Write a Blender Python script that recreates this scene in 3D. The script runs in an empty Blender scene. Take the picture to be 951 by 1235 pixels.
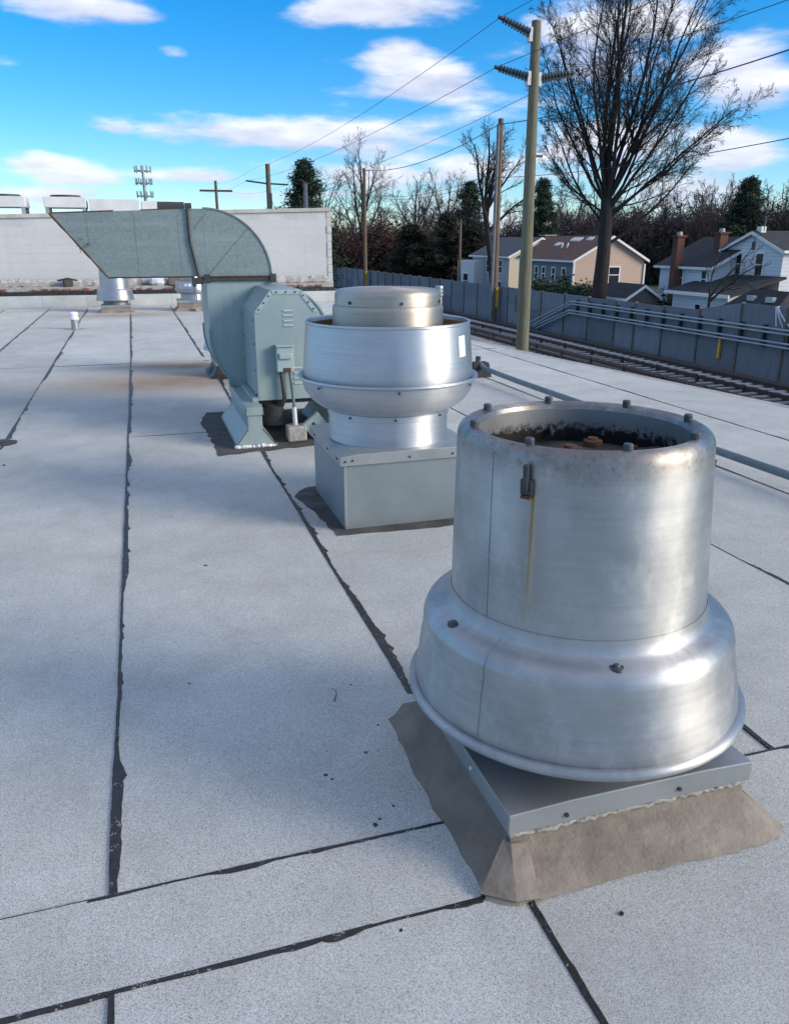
import bpy, math, random
from mathutils import Vector, Matrix
import numpy as np
R = math.radians
S = bpy.context.scene
COL = S.collection

# ------------------------------------------------------------------ camera
cam_d = bpy.data.cameras.new('camera'); cam = bpy.data.objects.new('camera', cam_d); COL.objects.link(cam)
cam_d.sensor_fit = 'HORIZONTAL'; cam_d.sensor_width = 36.0; cam_d.lens = 36.0 * 960 / 951
cam_d.clip_start = 0.05; cam_d.clip_end = 4000
cam.location = (0, 0, 1.5)
cam.rotation_euler = (R(90 - 18.8), 0, R(-17.46))
S.camera = cam

# ------------------------------------------------------------------ world, sun, exposure
SUN_AZ, SUN_EL = 123.5, 20.5            # azimuth clockwise from +Y, elevation
world = bpy.data.worlds.new('World'); S.world = world; world.use_nodes = True
def build_sky():
    nt = world.node_tree; N = nt.nodes; L = nt.links; N.clear()
    out = N.new('ShaderNodeOutputWorld'); bg = N.new('ShaderNodeBackground')
    sky = N.new('ShaderNodeTexSky'); sky.sky_type = 'NISHITA'; sky.sun_disc = False
    sky.sun_elevation = R(SUN_EL); sky.sun_rotation = R(SUN_AZ)
    sky.air_density = 1.0; sky.dust_density = 0.1; sky.ozone_density = 6.0
    hs = N.new('ShaderNodeHueSaturation'); hs.inputs['Saturation'].default_value = 1.27; hs.inputs['Hue'].default_value = .5
    L.new(sky.outputs[0], hs.inputs['Color'])
    tc = N.new('ShaderNodeTexCoord'); sx = N.new('ShaderNodeSeparateXYZ'); L.new(tc.outputs['Generated'], sx.inputs[0])
    def m(op, a, b=None, c=None, clamp=False):
        n = N.new('ShaderNodeMath'); n.operation = op; n.use_clamp = clamp
        for i, v in enumerate((a, b, c)):
            if v is None: continue
            if isinstance(v, (int, float)): n.inputs[i].default_value = v
            else: L.new(v, n.inputs[i])
        return n.outputs[0]
    u = m('ARCTAN2', sx.outputs[0], sx.outputs[1]); v = m('ARCSINE', sx.outputs[2])
    def fbm(su, sv, off, scale, detail=7.0, rough=.58, dv=0.0):
        cb = N.new('ShaderNodeCombineXYZ')
        L.new(m('MULTIPLY', u, su), cb.inputs[0]); L.new(m('MULTIPLY', m('ADD', v, dv), sv), cb.inputs[1]); cb.inputs[2].default_value = off
        t = N.new('ShaderNodeTexNoise'); t.inputs['Scale'].default_value = scale; t.inputs['Detail'].default_value = detail
        t.inputs['Roughness'].default_value = rough; L.new(cb.outputs[0], t.inputs['Vector']); return t.outputs[0]
    # cloud banks: (azimuth, elevation, half width, half height, weight) in degrees
    banks = CLOUDS
    acc = num = den = None
    for (a, e, hw, hh, w) in banks:
        du = m('DIVIDE', m('SUBTRACT', u, R(a)), R(hw * 1.12)); dv_ = m('DIVIDE', m('SUBTRACT', v, R(e)), R(hh * 1.35))
        g = m('EXPONENT', m('MULTIPLY', m('ADD', m('MULTIPLY', du, du), m('MULTIPLY', dv_, dv_)), -1.0))
        g = m('MULTIPLY', g, w)
        acc = g if acc is None else m('MAXIMUM', acc, g)
        gd = m('MULTIPLY', g, dv_); num = gd if num is None else m('ADD', num, gd); den = g if den is None else m('ADD', den, g)
    hi = N.new('ShaderNodeMapRange'); hi.interpolation_type = 'SMOOTHSTEP'; L.new(v, hi.inputs[0]); hi.inputs[1].default_value = R(14); hi.inputs[2].default_value = R(26); hi.inputs[4].default_value = .42
    hz = m('DIVIDE', v, R(2.4)); acc = m('MAXIMUM', acc, m('MULTIPLY', m('EXPONENT', m('MULTIPLY', m('MULTIPLY', hz, hz), -1.0)), .42))      # far cloud along the horizon
    acc = m('MAXIMUM', acc, hi.outputs[0])      # the broken cloud goes on overhead, unseen, added there to whiten the sky light
    def field(dv):
        return fbm(.8, 3.0, 3.7, 9.0, dv=dv, rough=.54)
    f0 = field(0.0); f1 = field(R(.8))
    dens = m('ADD', m('MULTIPLY', m('SUBTRACT', f0, .5), 1.3), acc)
    dens = m('SUBTRACT', dens, .22)
    mask = m('MULTIPLY', dens, 2.9, clamp=True)
    mr = N.new('ShaderNodeMapRange'); mr.interpolation_type = 'SMOOTHSTEP'; L.new(mask, mr.inputs[0]); mr.inputs[4].default_value = .9
    under = m('DIVIDE', num, m('ADD', den, .03))          # lit tops, shaded undersides
    shade = m('ADD', m('ADD', m('MULTIPLY', m('SUBTRACT', f0, f1), 2.6), m('MULTIPLY', under, .40)), .46, clamp=True)
    cc = N.new('ShaderNodeValToRGB'); L.new(shade, cc.inputs[0])
    cc.color_ramp.elements[0].color = (3.0, 3.25, 4.3, 1); cc.color_ramp.elements[1].color = (5.5, 5.5, 5.7, 1)
    mx = N.new('ShaderNodeMix'); mx.data_type = 'RGBA'
    L.new(mr.outputs[0], mx.inputs[0]); L.new(hs.outputs[0], mx.inputs[6]); L.new(cc.outputs[0], mx.inputs[7])
    L.new(mx.outputs[2], bg.inputs[0]); bg.inputs[1].default_value = 0.112
    L.new(bg.outputs[0], out.inputs[0])
CLOUDS = [(10.1, 6.5, 8.8, 0.9, 0.62), (17.2, 6.1, 6.1, 1.6, 0.6), (17.7, 11.0, 3.4, 1.1, 0.6), (20.1, 9.4, 4.6, 1.0, 0.62), (17.7, 13.5, 6.1, 1.0, 0.6), (-2.7, 12.9, 4.4, 0.7, 0.58), (1.0, 12.7, 3.6, 0.5, 0.48), (-4.9, 4.5, 3.6, 0.8, 0.58),
          (-3.1, 3.8, 3.7, 0.5, 0.5), (-0.4, 6.6, 1.7, 0.5, 0.46), (3.7, 10.9, 1.2, 0.4, 0.42), (15.0, 4.3, 7.6, 0.8, 0.55), (5.2, 4.0, 4.0, 0.4, 0.48), (7.8, 2.9, 8.2, 0.5, 0.5), (22.1, 4.7, 4.1, 1.4, 0.55), (33.9, 12.6, 5.3, 1.5, 0.55),
          (38.9, 9.7, 3.4, 2.4, 0.6), (39.0, 5.5, 3.5, 1.3, 0.6), (29.1, 11.1, 5.0, 3.2, 0.5), (30.5, 6.0, 6.9, 1.8, 0.5), (25.0, 11.2, 2.6, 1.0, 0.4), (-4.5, 2.7, 5.5, 0.5, 0.45), (37.4, 2.7, 5.4, 1.2, 0.5),
          (-20, 8, 9, 2, .55), (56, 9, 9, 2.5, .55), (85, 10, 10, 2.5, .55), (125, 9, 10, 2, .55), (175, 10, 12, 2.5, .5), (-60, 10, 11, 2.5, .55), (-120, 9, 11, 2, .55)]
build_sky()
az, el = R(SUN_AZ), R(SUN_EL)
sun_dir = Vector((math.cos(el) * math.sin(az), math.cos(el) * math.cos(az), math.sin(el)))
sd = bpy.data.lights.new('sun', 'SUN'); sun = bpy.data.objects.new('sun', sd); COL.objects.link(sun)
sd.energy = 2.1; sd.angle = R(26); sd.color = (1.0, .87, .70)
sun.rotation_euler = sun_dir.to_track_quat('Z', 'Y').to_euler(); sun.location = sun_dir * 60
S.view_settings.view_transform = 'Standard'; S.view_settings.look = 'None'; S.view_settings.gamma = 1
S.view_settings.exposure = 0.88; S.view_settings.use_curve_mapping = False
S.render.engine = 'CYCLES'
S.cycles.max_bounces = 6; S.cycles.diffuse_bounces = 3; S.cycles.glossy_bounces = 3; S.cycles.transmission_bounces = 2
world.cycles.sampling_method = 'MANUAL'; world.cycles.sample_map_resolution = 512

# ------------------------------------------------------------------ helpers
class MB:
    """collects shapes; build() links them as one mesh object"""
    def __init__(s, xf=None): s.v = []; s.f = []; s.sm = []; s.xf = xf
    def add(s, vs, fs, smooth=False):
        o = len(s.v)
        if s.xf: vs = [s.xf(p) for p in vs]
        s.v += [tuple(p) for p in vs]; s.f += [tuple(i + o for i in f) for f in fs]; s.sm += [smooth] * len(fs); return s
    def box(s, x0, x1, y0, y1, z0, z1, rot=None, piv=None):
        vs = [(x, y, z) for z in (z0, z1) for y in (y0, y1) for x in (x0, x1)]
        if rot is not None:
            c = Vector(piv) if piv else Vector(((x0 + x1) / 2, (y0 + y1) / 2, (z0 + z1) / 2))
            vs = [tuple(c + rot @ (Vector(p) - c)) for p in vs]
        return s.add(vs, [(0, 2, 3, 1), (4, 5, 7, 6), (0, 1, 5, 4), (2, 6, 7, 3), (0, 4, 6, 2), (1, 3, 7, 5)])
    def prism(s, poly, axis, a, b):
        """poly: list of 2D points; axis 'x': points are (y,z); 'y': (x,z); 'z': (x,y)"""
        def P(p, t): return {'x': (t, p[0], p[1]), 'y': (p[0], t, p[1]), 'z': (p[0], p[1], t)}[axis]
        n = len(poly); vs = [P(p, a) for p in poly] + [P(p, b) for p in poly]
        fs = [tuple(range(n)), tuple(range(2 * n - 1, n - 1, -1))] + [(i, i + n, (i + 1) % n + n, (i + 1) % n) for i in range(n)]
        return s.add(vs, fs)
    def tube(s, pts, r, n=8, caps=True, smooth=True):
        pts = [Vector(p) for p in pts]; rs = r if isinstance(r, (list, tuple)) else [r] * len(pts)
        vs = []; fs = []; ref = None
        for i, p in enumerate(pts):
            d = (pts[min(i + 1, len(pts) - 1)] - pts[max(i - 1, 0)]).normalized()
            if ref is None: ref = d.orthogonal().normalized()
            ref = (ref - d * ref.dot(d)).normalized(); b = d.cross(ref)
            vs += [tuple(p + (ref * math.cos(2 * math.pi * k / n) + b * math.sin(2 * math.pi * k / n)) * rs[i]) for k in range(n)]
        for i in range(len(pts) - 1):
            for k in range(n):
                k2 = (k + 1) % n; fs.append((i * n + k, i * n + k2, (i + 1) * n + k2, (i + 1) * n + k))
        s.add(vs, fs, smooth)
        if caps:
            o = len(s.v) - len(vs); s.f += [tuple(o + k for k in range(n - 1, -1, -1)), tuple(o + (len(pts) - 1) * n + k for k in range(n))]; s.sm += [False, False]
        return s
    def lathe(s, prof, n=96, c=(0, 0, 0), a0=0.0, a1=2 * math.pi, smooth=True):
        full = abs(a1 - a0 - 2 * math.pi) < 1e-6; m = n if full else n + 1
        vs = [(c[0] + r * math.cos(a0 + (a1 - a0) * k / n), c[1] + r * math.sin(a0 + (a1 - a0) * k / n), c[2] + z) for (r, z) in prof for k in range(m)]
        fs = []
        for i in range(len(prof) - 1):
            for k in range(n):
                k2 = (k + 1) % m; fs.append((i * m + k, i * m + k2, (i + 1) * m + k2, (i + 1) * m + k))
        return s.add(vs, fs, smooth)
    def build(s, name, mat, parent=None, bevel=0, loc=None, auto=False):
        me = bpy.data.meshes.new(name); me.from_pydata(s.v, [], s.f)
        me.polygons.foreach_set('use_smooth', s.sm); me.update()
        if any(s.sm): me.set_sharp_from_angle(angle=R(36))
        me.materials.append(M[mat] if isinstance(mat, str) else mat)
        o = bpy.data.objects.new(name, me); COL.objects.link(o)
        if parent: o.parent = parent
        if loc: o.location = loc
        if bevel:
            b = o.modifiers.new('bevel', 'BEVEL'); b.width = bevel; b.segments = 2; b.limit_method = 'ANGLE'; b.angle_limit = R(40)
        return o
def copy(o, loc, parent=None, rot=None, name=None):
    c = o.copy(); COL.objects.link(c); c.location = loc
    if rot: c.rotation_euler = rot
    c.parent = parent or o.parent
    return c
def tag(o, label, cat, group=None):
    o['label'] = label; o['category'] = cat
    if group: o['group'] = group
    return o
def struct(o): o['kind'] = 'structure'; return o
def stuff(o): o['kind'] = 'stuff'; return o
def thing(name, label, cat, loc=(0, 0, 0), rz=0, group=None):
    o = bpy.data.objects.new(name, None); COL.objects.link(o); o.location = loc; o.rotation_euler = (0, 0, rz); o.empty_display_size = .2
    return tag(o, label, cat, group)
def arc(cx, cz, r, a0, a1, n):
    return [(cx + r * math.cos(R(a0 + (a1 - a0) * i / n)), cz + r * math.sin(R(a0 + (a1 - a0) * i / n))) for i in range(n + 1)]

# ------------------------------------------------------------------ materials
M = {}
class NT:
    def __init__(s, name):
        s.m = bpy.data.materials.new(name); s.m.use_nodes = True; M[name] = s.m
        s.N = s.m.node_tree.nodes; s.L = s.m.node_tree.links; s.b = s.N['Principled BSDF']
    def coord(s, kind='world', scale=(1, 1, 1)):
        if kind == 'world': v = s.N.new('ShaderNodeNewGeometry').outputs['Position']
        else: v = s.N.new('ShaderNodeTexCoord').outputs['Object']
        mp = s.N.new('ShaderNodeMapping'); mp.inputs['Scale'].default_value = scale; s.L.new(v, mp.inputs[0]); return mp.outputs[0]
    def noise(s, vec, scale, detail=4, rough=.55):
        t = s.N.new('ShaderNodeTexNoise'); t.inputs['Scale'].default_value = scale; t.inputs['Detail'].default_value = detail; t.inputs['Roughness'].default_value = rough
        s.L.new(vec, t.inputs['Vector']); return t.outputs[0]
    def vor(s, vec, scale, out='Color', feat='F1'):
        t = s.N.new('ShaderNodeTexVoronoi'); t.feature = feat; t.inputs['Scale'].default_value = scale; s.L.new(vec, t.inputs['Vector']); return t.outputs[out]
    def ramp(s, fac, stops):
        r = s.N.new('ShaderNodeValToRGB'); s.L.new(fac, r.inputs[0]); e = r.color_ramp.elements
        while len(e) < len(stops): e.new(.5)
        for x, (p, c) in zip(e, stops): x.position = p; x.color = (c, c, c, 1) if isinstance(c, (int, float)) else (*c, 1)
        return r.outputs[0]
    def mix(s, fac, a, b, blend='MIX'):
        n = s.N.new('ShaderNodeMix'); n.data_type = 'RGBA'; n.blend_type = blend
        for sock, v in ((0, fac), (6, a), (7, b)):
            if isinstance(v, (int, float)): n.inputs[sock].default_value = v
            elif isinstance(v, tuple): n.inputs[sock].default_value = (*v, 1)
            else: s.L.new(v, n.inputs[sock])
        return n.outputs[2]
    def math(s, op, a, b=0.0, c=None, clamp=False):
        n = s.N.new('ShaderNodeMath'); n.operation = op; n.use_clamp = clamp
        for i, v in enumerate((a, b, c)):
            if v is None: continue
            if isinstance(v, (int, float)): n.inputs[i].default_value = v
            else: s.L.new(v, n.inputs[i])
        return n.outputs[0]
    def sep(s, vec):
        n = s.N.new('ShaderNodeSeparateXYZ'); s.L.new(vec, n.inputs[0]); return n.outputs
    def blob(s, vec, x, y, rx, ry):
        o = s.sep(vec); a = s.math('DIVIDE', s.math('SUBTRACT', o[0], x), rx); b = s.math('DIVIDE', s.math('SUBTRACT', o[1], y), ry)
        return s.math('EXPONENT', s.math('MULTIPLY', s.math('ADD', s.math('MULTIPLY', a, a), s.math('MULTIPLY', b, b)), -1.0))
    def bump(s, h, dist, strength=1.0):
        n = s.N.new('ShaderNodeBump'); n.inputs['Distance'].default_value = dist; n.inputs['Strength'].default_value = strength
        s.L.new(h, n.inputs['Height']); s.L.new(n.outputs[0], s.b.inputs['Normal'])
    def set(s, **k):
        for n, v in k.items():
            n = {'base': 'Base Color', 'rough': 'Roughness', 'metal': 'Metallic', 'spec': 'Specular IOR Level', 'aniso': 'Anisotropic'}[n]
            if isinstance(v, (int, float)): s.b.inputs[n].default_value = v
            elif isinstance(v, tuple): s.b.inputs[n].default_value = (*v, 1)
            else: s.L.new(v, s.b.inputs[n])
        return s
def pm(name, c1, c2, scale=4, rough=.6, metal=0.0, bump=0.0, bscale=40, kind='world', stretch=(1, 1, 1), detail=5):
    t = NT(name); v = t.coord(kind, stretch); n = t.noise(v, scale, detail, .6)
    t.set(base=t.ramp(n, [(.32, c1), (.68, c2)]), rough=rough, metal=metal)
    if bump: t.bump(t.noise(t.coord(kind), bscale, 4), bump)
    return t
# roof cap sheet: white mineral granules on bitumen
t = NT('granules'); v = t.coord()
g1 = t.noise(v, 460, 2, .7); g2 = t.vor(v, 540, 'Color'); gv = t.N.new('ShaderNodeSeparateColor'); t.L.new(g2, gv.inputs[0])
big = t.noise(v, .55, 5, .6); mid = t.noise(v, 3.2, 6, .62); fine = t.noise(v, 28, 4, .65)
col = t.ramp(t.math('ADD', t.math('MULTIPLY', gv.outputs[0], .55), t.math('MULTIPLY', g1, .45)), [(.16, (.13, .135, .13)), (.36, (.515, .53, .512)), (.58, (.66, .687, .66)), (.84, (.795, .818, .785))])
col = t.mix(1.0, col, t.ramp(big, [(.3, .86), (.7, 1.06)]), 'MULTIPLY')
col = t.mix(1.0, col, t.ramp(mid, [(.30, .88), (.62, 1.03)]), 'MULTIPLY')
col = t.mix(t.math('MULTIPLY', t.ramp(fine, [(.64, 0.0), (.76, 1.0)]), .22), col, (.12, .12, .12))
scuff = t.noise(t.coord('world', (1.6, .5, 1)), 2.3, 8, .68); col = t.mix(t.math('MULTIPLY', t.ramp(scuff, [(.54, 0.0), (.72, 1.0)]), .20), col, (.30, .29, .265))
pond = t.noise(v, .9, 3, .5); col = t.mix(t.math('MULTIPLY', t.ramp(pond, [(.50, 0.0), (.535, 1.0), (.55, .35), (.60, 0.0)]), .12), col, (.33, .315, .285))
oi = t.N.new('ShaderNodeObjectInfo'); col = t.mix(1.0, col, t.ramp(oi.outputs['Random'], [(0, .90), (1, 1.03)]), 'MULTIPLY')
st = t.math('MULTIPLY', t.math('MAXIMUM', t.blob(v, .35, 9.3, 1.3, .75), t.math('MAXIMUM', t.blob(v, .55, 10.6, 1.0, .28), t.math('MULTIPLY', t.blob(v, -.35, 18.4, 1.2, .55), .7))), t.ramp(mid, [(.25, .6), (.6, 1.0)]))
col = t.mix(t.math('MULTIPLY', st, .95), col, t.mix(fine, (.25, .165, .10), (.36, .25, .16)))
st2 = t.math('MULTIPLY', t.blob(v, .9, 10.35, .8, .22), t.ramp(mid, [(.3, .5), (.6, 1.0)]))
col = t.mix(t.math('MULTIPLY', st2, .75), col, (.14, .10, .075))
t.set(base=col, rough=.9, spec=.25); t.bump(t.math('ADD', gv.outputs[0], g1), .0016)
# bitumen
t = NT('bitumen'); v = t.coord(); n1 = t.noise(v, 60, 4, .6); gr = t.vor(v, 300, 'Color'); gs = t.N.new('ShaderNodeSeparateColor'); t.L.new(gr, gs.inputs[0]); n2 = t.noise(v, 18, 4, .6)
col = t.ramp(n1, [(.3, (.010, .010, .011)), (.7, (.028, .027, .027))]); col = t.mix(t.math('MULTIPLY', t.ramp(t.math('MULTIPLY', gs.outputs[0], n2), [(.50, 0.0), (.56, 1.0)]), .7), col, (.38, .38, .37))
t.set(base=col, rough=t.math('ADD', t.math('MULTIPLY', n2, .5), .22)); t.bump(n1, .004)
t = pm('bitumen_grey', (.035, .034, .034), (.095, .09, .086), 7, .85, bump=.006, bscale=60)
# metals
def spun(t, a):
    tg = t.N.new('ShaderNodeTangent'); tg.direction_type = 'RADIAL'; tg.axis = 'Z'; t.L.new(tg.outputs[0], t.b.inputs['Tangent'])
    t.b.inputs['Anisotropic'].default_value = a; t.b.inputs['Anisotropic Rotation'].default_value = .25
def metal(name, c1, c2, r1, r2, streak=70, patch=3.0, aniso=.45, dirt=None, dirtamt=.0, zs=1.0):
    t = NT(name); v = t.coord('obj'); vs = t.coord('obj', (1.2, 1.2, streak))
    s_ = t.noise(vs, 1.6, 3, .6); p = t.noise(v, patch, 6, .62); p2 = t.noise(v, patch * 7, 4, .6)
    col = t.mix(p, c1, c2); col = t.mix(1.0, col, t.ramp(s_, [(.3, .90), (.7, 1.04)]), 'MULTIPLY')
    ro = t.math('ADD', t.math('MULTIPLY', t.ramp(p, [(.3, 0.0), (.7, 1.0)]), r2 - r1), r1)
    if dirt:
        col = t.mix(t.math('MULTIPLY', t.ramp(p2, [(.5, 0.0), (.72, 1.0)]), dirtamt), col, dirt)
    t.set(base=col, rough=ro, metal=.97); spun(t, aniso)
    t.bump(t.math('ADD', t.math('MULTIPLY', s_, .5), t.math('MULTIPLY', p2, .4)), .0006); return t
t = metal('aluminium_old', (.46, .47, .48), (.58, .585, .59), .42, .54, 50, 3.2, .6, dirt=(.36, .35, .34), dirtamt=.35)
# rust run, drip stains and shoulder grime on the big cowl (world space shapes on that one object)
t = NT('cowl_aluminium'); v = t.coord('obj'); vs = t.coord('obj', (1.2, 1.2, 50)); o3 = t.sep(v)
ang = t.math('ARCTAN2', o3[1], o3[0])
s_ = t.noise(vs, 1.6, 3, .6); p = t.noise(v, 3.2, 6, .62); p2 = t.noise(v, 24, 5, .65); drip = t.noise(t.coord('obj', (16, 16, 1.6)), 1.2, 4, .6)
col = t.mix(t.ramp(p, [(.34, 0.0), (.66, 1.0)]), (.33, .34, .35), (.50, .51, .515)); col = t.mix(1.0, col, t.ramp(s_, [(.3, .92), (.7, 1.03)]), 'MULTIPLY')
col = t.mix(t.math('MULTIPLY', t.ramp(drip, [(.55, 0.0), (.75, 1.0)]), .35), col, (.45, .45, .44))
def strip(angc, w, z0, z1, soft=.05, zr=.08):
    a = t.math('DIVIDE', t.math('SUBTRACT', ang, angc), w); g = t.math('EXPONENT', t.math('MULTIPLY', t.math('MULTIPLY', a, a), -1.0))
    m1 = t.N.new('ShaderNodeMapRange'); m1.inputs[1].default_value = z0; m1.inputs[2].default_value = z0 + zr; t.L.new(o3[2], m1.inputs[0])
    m2 = t.N.new('ShaderNodeMapRange'); m2.inputs[1].default_value = z1; m2.inputs[2].default_value = z1 - soft * .2; t.L.new(o3[2], m2.inputs[0])
    return t.math('MULTIPLY', g, t.math('MULTIPLY', m1.outputs[0], m2.outputs[0]))
LA = -2.47                                             # angle of the rusty latch on the cowl
wob = t.math('ADD', t.math('MULTIPLY', t.ramp(p2, [(.3, .6), (.7, 1.0)]), 1.0), 0.0)
col = t.mix(t.math('MULTIPLY', t.math('MULTIPLY', strip(LA, .105, .585, .985), wob), .85), col, (.30, .31, .31))
col = t.mix(t.math('MULTIPLY', strip(LA + .015, .026, .585, .96, zr=.12), .75), col, (.46, .42, .33))
col = t.mix(t.math('MULTIPLY', strip(LA + .004, .012, .585, .96, zr=.28), .75), col, (.30, .16, .06))
rimz = t.N.new('ShaderNodeMapRange'); rimz.inputs[1].default_value = .965; rimz.inputs[2].default_value = 1.035; t.L.new(o3[2], rimz.inputs[0])
col = t.mix(t.math('MULTIPLY', t.math('MULTIPLY', rimz.outputs[0], t.ramp(p2, [(.36, .55), (.58, 1.0)])), .9), col, (.25, .22, .195))
sp_ = t.noise(v, 85, 3, .6); rim2 = t.N.new('ShaderNodeMapRange'); rim2.inputs[1].default_value = .95; rim2.inputs[2].default_value = 1.03; t.L.new(o3[2], rim2.inputs[0])
col = t.mix(t.math('MULTIPLY', t.math('MULTIPLY', t.ramp(sp_, [(.60, 0.0), (.66, 1.0)]), rim2.outputs[0]), .5), col, (.13, .125, .12))
ox = t.noise(t.coord('obj', (1, 1, .6)), 9, 7, .7); col = t.mix(t.math('MULTIPLY', t.ramp(ox, [(.52, 0.0), (.64, 1.0)]), .30), col, (.66, .66, .65))
ro = t.math('ADD', t.math('MULTIPLY', ox, .30), .34)
t.set(base=col, rough=ro, metal=.97); spun(t, .68); t.bump(t.math('ADD', t.math('MULTIPLY', t.noise(v, 4.5, 2), 6.0), t.math('ADD', t.math('MULTIPLY', s_, .35), t.math('MULTIPLY', p2, .4))), .0006)
t = metal('aluminium_bright', (.48, .50, .53), (.62, .635, .655), .40, .52, 90, 3.0, .72, dirt=(.45, .45, .45), dirtamt=.18)
t = metal('aluminium_dull', (.44, .385, .32), (.56, .50, .425), .42, .52, 60, 4.0, .6, dirt=(.35, .31, .27), dirtamt=.3)
# galvanised sheet
t = NT('galvanised'); v = t.coord(); c = t.vor(v, 95, 'Color'); sc = t.N.new('ShaderNodeSeparateColor'); t.L.new(c, sc.inputs[0]); p = t.noise(v, 2.5, 6, .6); hz = t.noise(t.coord('world', (.6, 1, 7)), 1.6, 4, .6)
col = t.mix(1.0, t.mix(p, (.20, .25, .24), (.285, .335, .325)), t.ramp(sc.outputs[0], [(0, .86), (1, 1.12)]), 'MULTIPLY')
col = t.mix(t.math('MULTIPLY', t.ramp(hz, [(.5, 0.0), (.7, 1.0)]), .45), col, (.35, .40, .39))
t.set(base=col, rough=t.math('ADD', t.math('MULTIPLY', sc.outputs[1], .14), .42), metal=.55)
t = pm('sheet_grey', (.215, .25, .265), (.27, .305, .32), 3, .42, .35, bump=.0015, bscale=9)
t = pm('cap_metal', (.30, .32, .325), (.38, .40, .405), 5, .40, .5, bump=.001, bscale=12)
t = NT('paint_bluegreen'); v = t.coord(); n1 = t.noise(v, 2.2, 5, .6); gr = t.noise(t.coord('world', (7, 7, .8)), 2.0, 6, .65); ch = t.noise(v, 34, 5, .7)
col = t.ramp(n1, [(.3, (.235, .315, .32)), (.7, (.305, .385, .385))]); col = t.mix(t.math('MULTIPLY', t.ramp(gr, [(.50, 0.0), (.72, 1.0)]), .45), col, (.20, .245, .235)); col = t.mix(t.math('MULTIPLY', t.ramp(ch, [(.68, 0.0), (.73, 1.0)]), .6), col, (.16, .12, .09))
t.set(base=col, rough=t.math('ADD', t.math('MULTIPLY', gr, .3), .28)); t.bump(t.noise(v, 3.5, 3), .006)
t = pm('paint_bluegreen_light', (.31, .395, .405), (.36, .44, .45), 3, .4)
t = pm('rust', (.04, .02, .012), (.15, .065, .03), 55, .85, bump=.002, bscale=200)
t = pm('dark_steel', (.035, .037, .04), (.08, .08, .08), 60, .55, .4)
t = pm('bolt_steel', (.035, .043, .052), (.075, .085, .095), 80, .5, .1)
t = pm('greasy_inside', (.012, .011, .010), (.10, .10, .10), 9, .45, .3, bump=.004, bscale=60)
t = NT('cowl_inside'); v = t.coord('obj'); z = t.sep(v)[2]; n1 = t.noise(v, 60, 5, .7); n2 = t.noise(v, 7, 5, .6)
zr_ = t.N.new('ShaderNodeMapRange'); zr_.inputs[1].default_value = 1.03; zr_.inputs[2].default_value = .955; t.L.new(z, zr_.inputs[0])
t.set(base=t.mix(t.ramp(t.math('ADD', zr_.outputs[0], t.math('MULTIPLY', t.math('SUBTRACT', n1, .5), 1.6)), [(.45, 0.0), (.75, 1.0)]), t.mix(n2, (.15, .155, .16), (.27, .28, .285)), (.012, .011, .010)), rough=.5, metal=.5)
t = pm('inner_metal', (.12, .13, .13), (.30, .31, .31), 7, .5, .6)
t = pm('brown_inside', (.14, .07, .025), (.30, .17, .07), 8, .5, .3)
t = pm('cant_coating', (.17, .14, .11), (.33, .28, .23), 6, .85, bump=.0045, bscale=30, detail=9)
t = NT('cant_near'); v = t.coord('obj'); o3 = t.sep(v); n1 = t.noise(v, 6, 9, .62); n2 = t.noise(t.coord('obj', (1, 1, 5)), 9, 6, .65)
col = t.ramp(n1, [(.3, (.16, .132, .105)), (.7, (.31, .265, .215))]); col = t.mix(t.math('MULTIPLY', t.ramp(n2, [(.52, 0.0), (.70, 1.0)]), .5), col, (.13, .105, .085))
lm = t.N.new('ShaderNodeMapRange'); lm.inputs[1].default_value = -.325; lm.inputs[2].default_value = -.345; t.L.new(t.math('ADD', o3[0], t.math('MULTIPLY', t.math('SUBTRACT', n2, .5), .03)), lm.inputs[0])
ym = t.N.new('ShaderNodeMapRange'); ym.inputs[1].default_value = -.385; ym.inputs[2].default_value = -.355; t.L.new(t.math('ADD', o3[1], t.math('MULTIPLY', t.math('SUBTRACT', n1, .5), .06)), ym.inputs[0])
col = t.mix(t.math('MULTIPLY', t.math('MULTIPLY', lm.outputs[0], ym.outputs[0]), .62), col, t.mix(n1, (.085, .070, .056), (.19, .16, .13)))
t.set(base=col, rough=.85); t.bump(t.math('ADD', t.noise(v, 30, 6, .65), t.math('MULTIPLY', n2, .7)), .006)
t = pm('sealant', (.26, .235, .20), (.40, .365, .32), 20, .8, bump=.006, bscale=60)
t = pm('white_sealant', (.60, .60, .58), (.82, .82, .80), 20, .7, bump=.006, bscale=60)
t = pm('concrete_block', (.26, .25, .23), (.42, .40, .37), 30, .9, bump=.006, bscale=60)
t = pm('rubber', (.012, .012, .013), (.03, .03, .03), 20, .7)
t = pm('pipe_paint', (.09, .13, .145), (.15, .195, .21), 9, .45)
t = pm('sticker', (.80, .82, .84), (.88, .88, .88), 8, .5)
t = pm('white_paint', (.47, .48, .475), (.59, .60, .59), 1.2, .75, bump=.006, bscale=9)
t = NT('painted_block'); v = t.coord(); a = t.noise(v, 1.1, 6, .65); b_ = t.noise(t.coord('world', (3, 3, .45)), 1.5, 5, .6)
col = t.mix(a, (.48, .49, .485), (.60, .61, .605)); col = t.mix(t.math('MULTIPLY', t.ramp(b_, [(.56, 0.0), (.76, 1.0)]), .35), col, (.50, .47, .42))
t.set(base=col, rough=.8); t.bump(t.noise(v, 22, 6, .65), .003)
t = pm('coping', (.40, .38, .35), (.58, .55, .51), 2.5, .85, bump=.008, bscale=20)
t = pm('brick_red', (.13, .05, .03), (.30, .125, .07), 6, .9, bump=.008, bscale=50)
t = pm('rubble', (.30, .28, .26), (.52, .50, .47), 9, .9, bump=.02, bscale=25)
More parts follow.
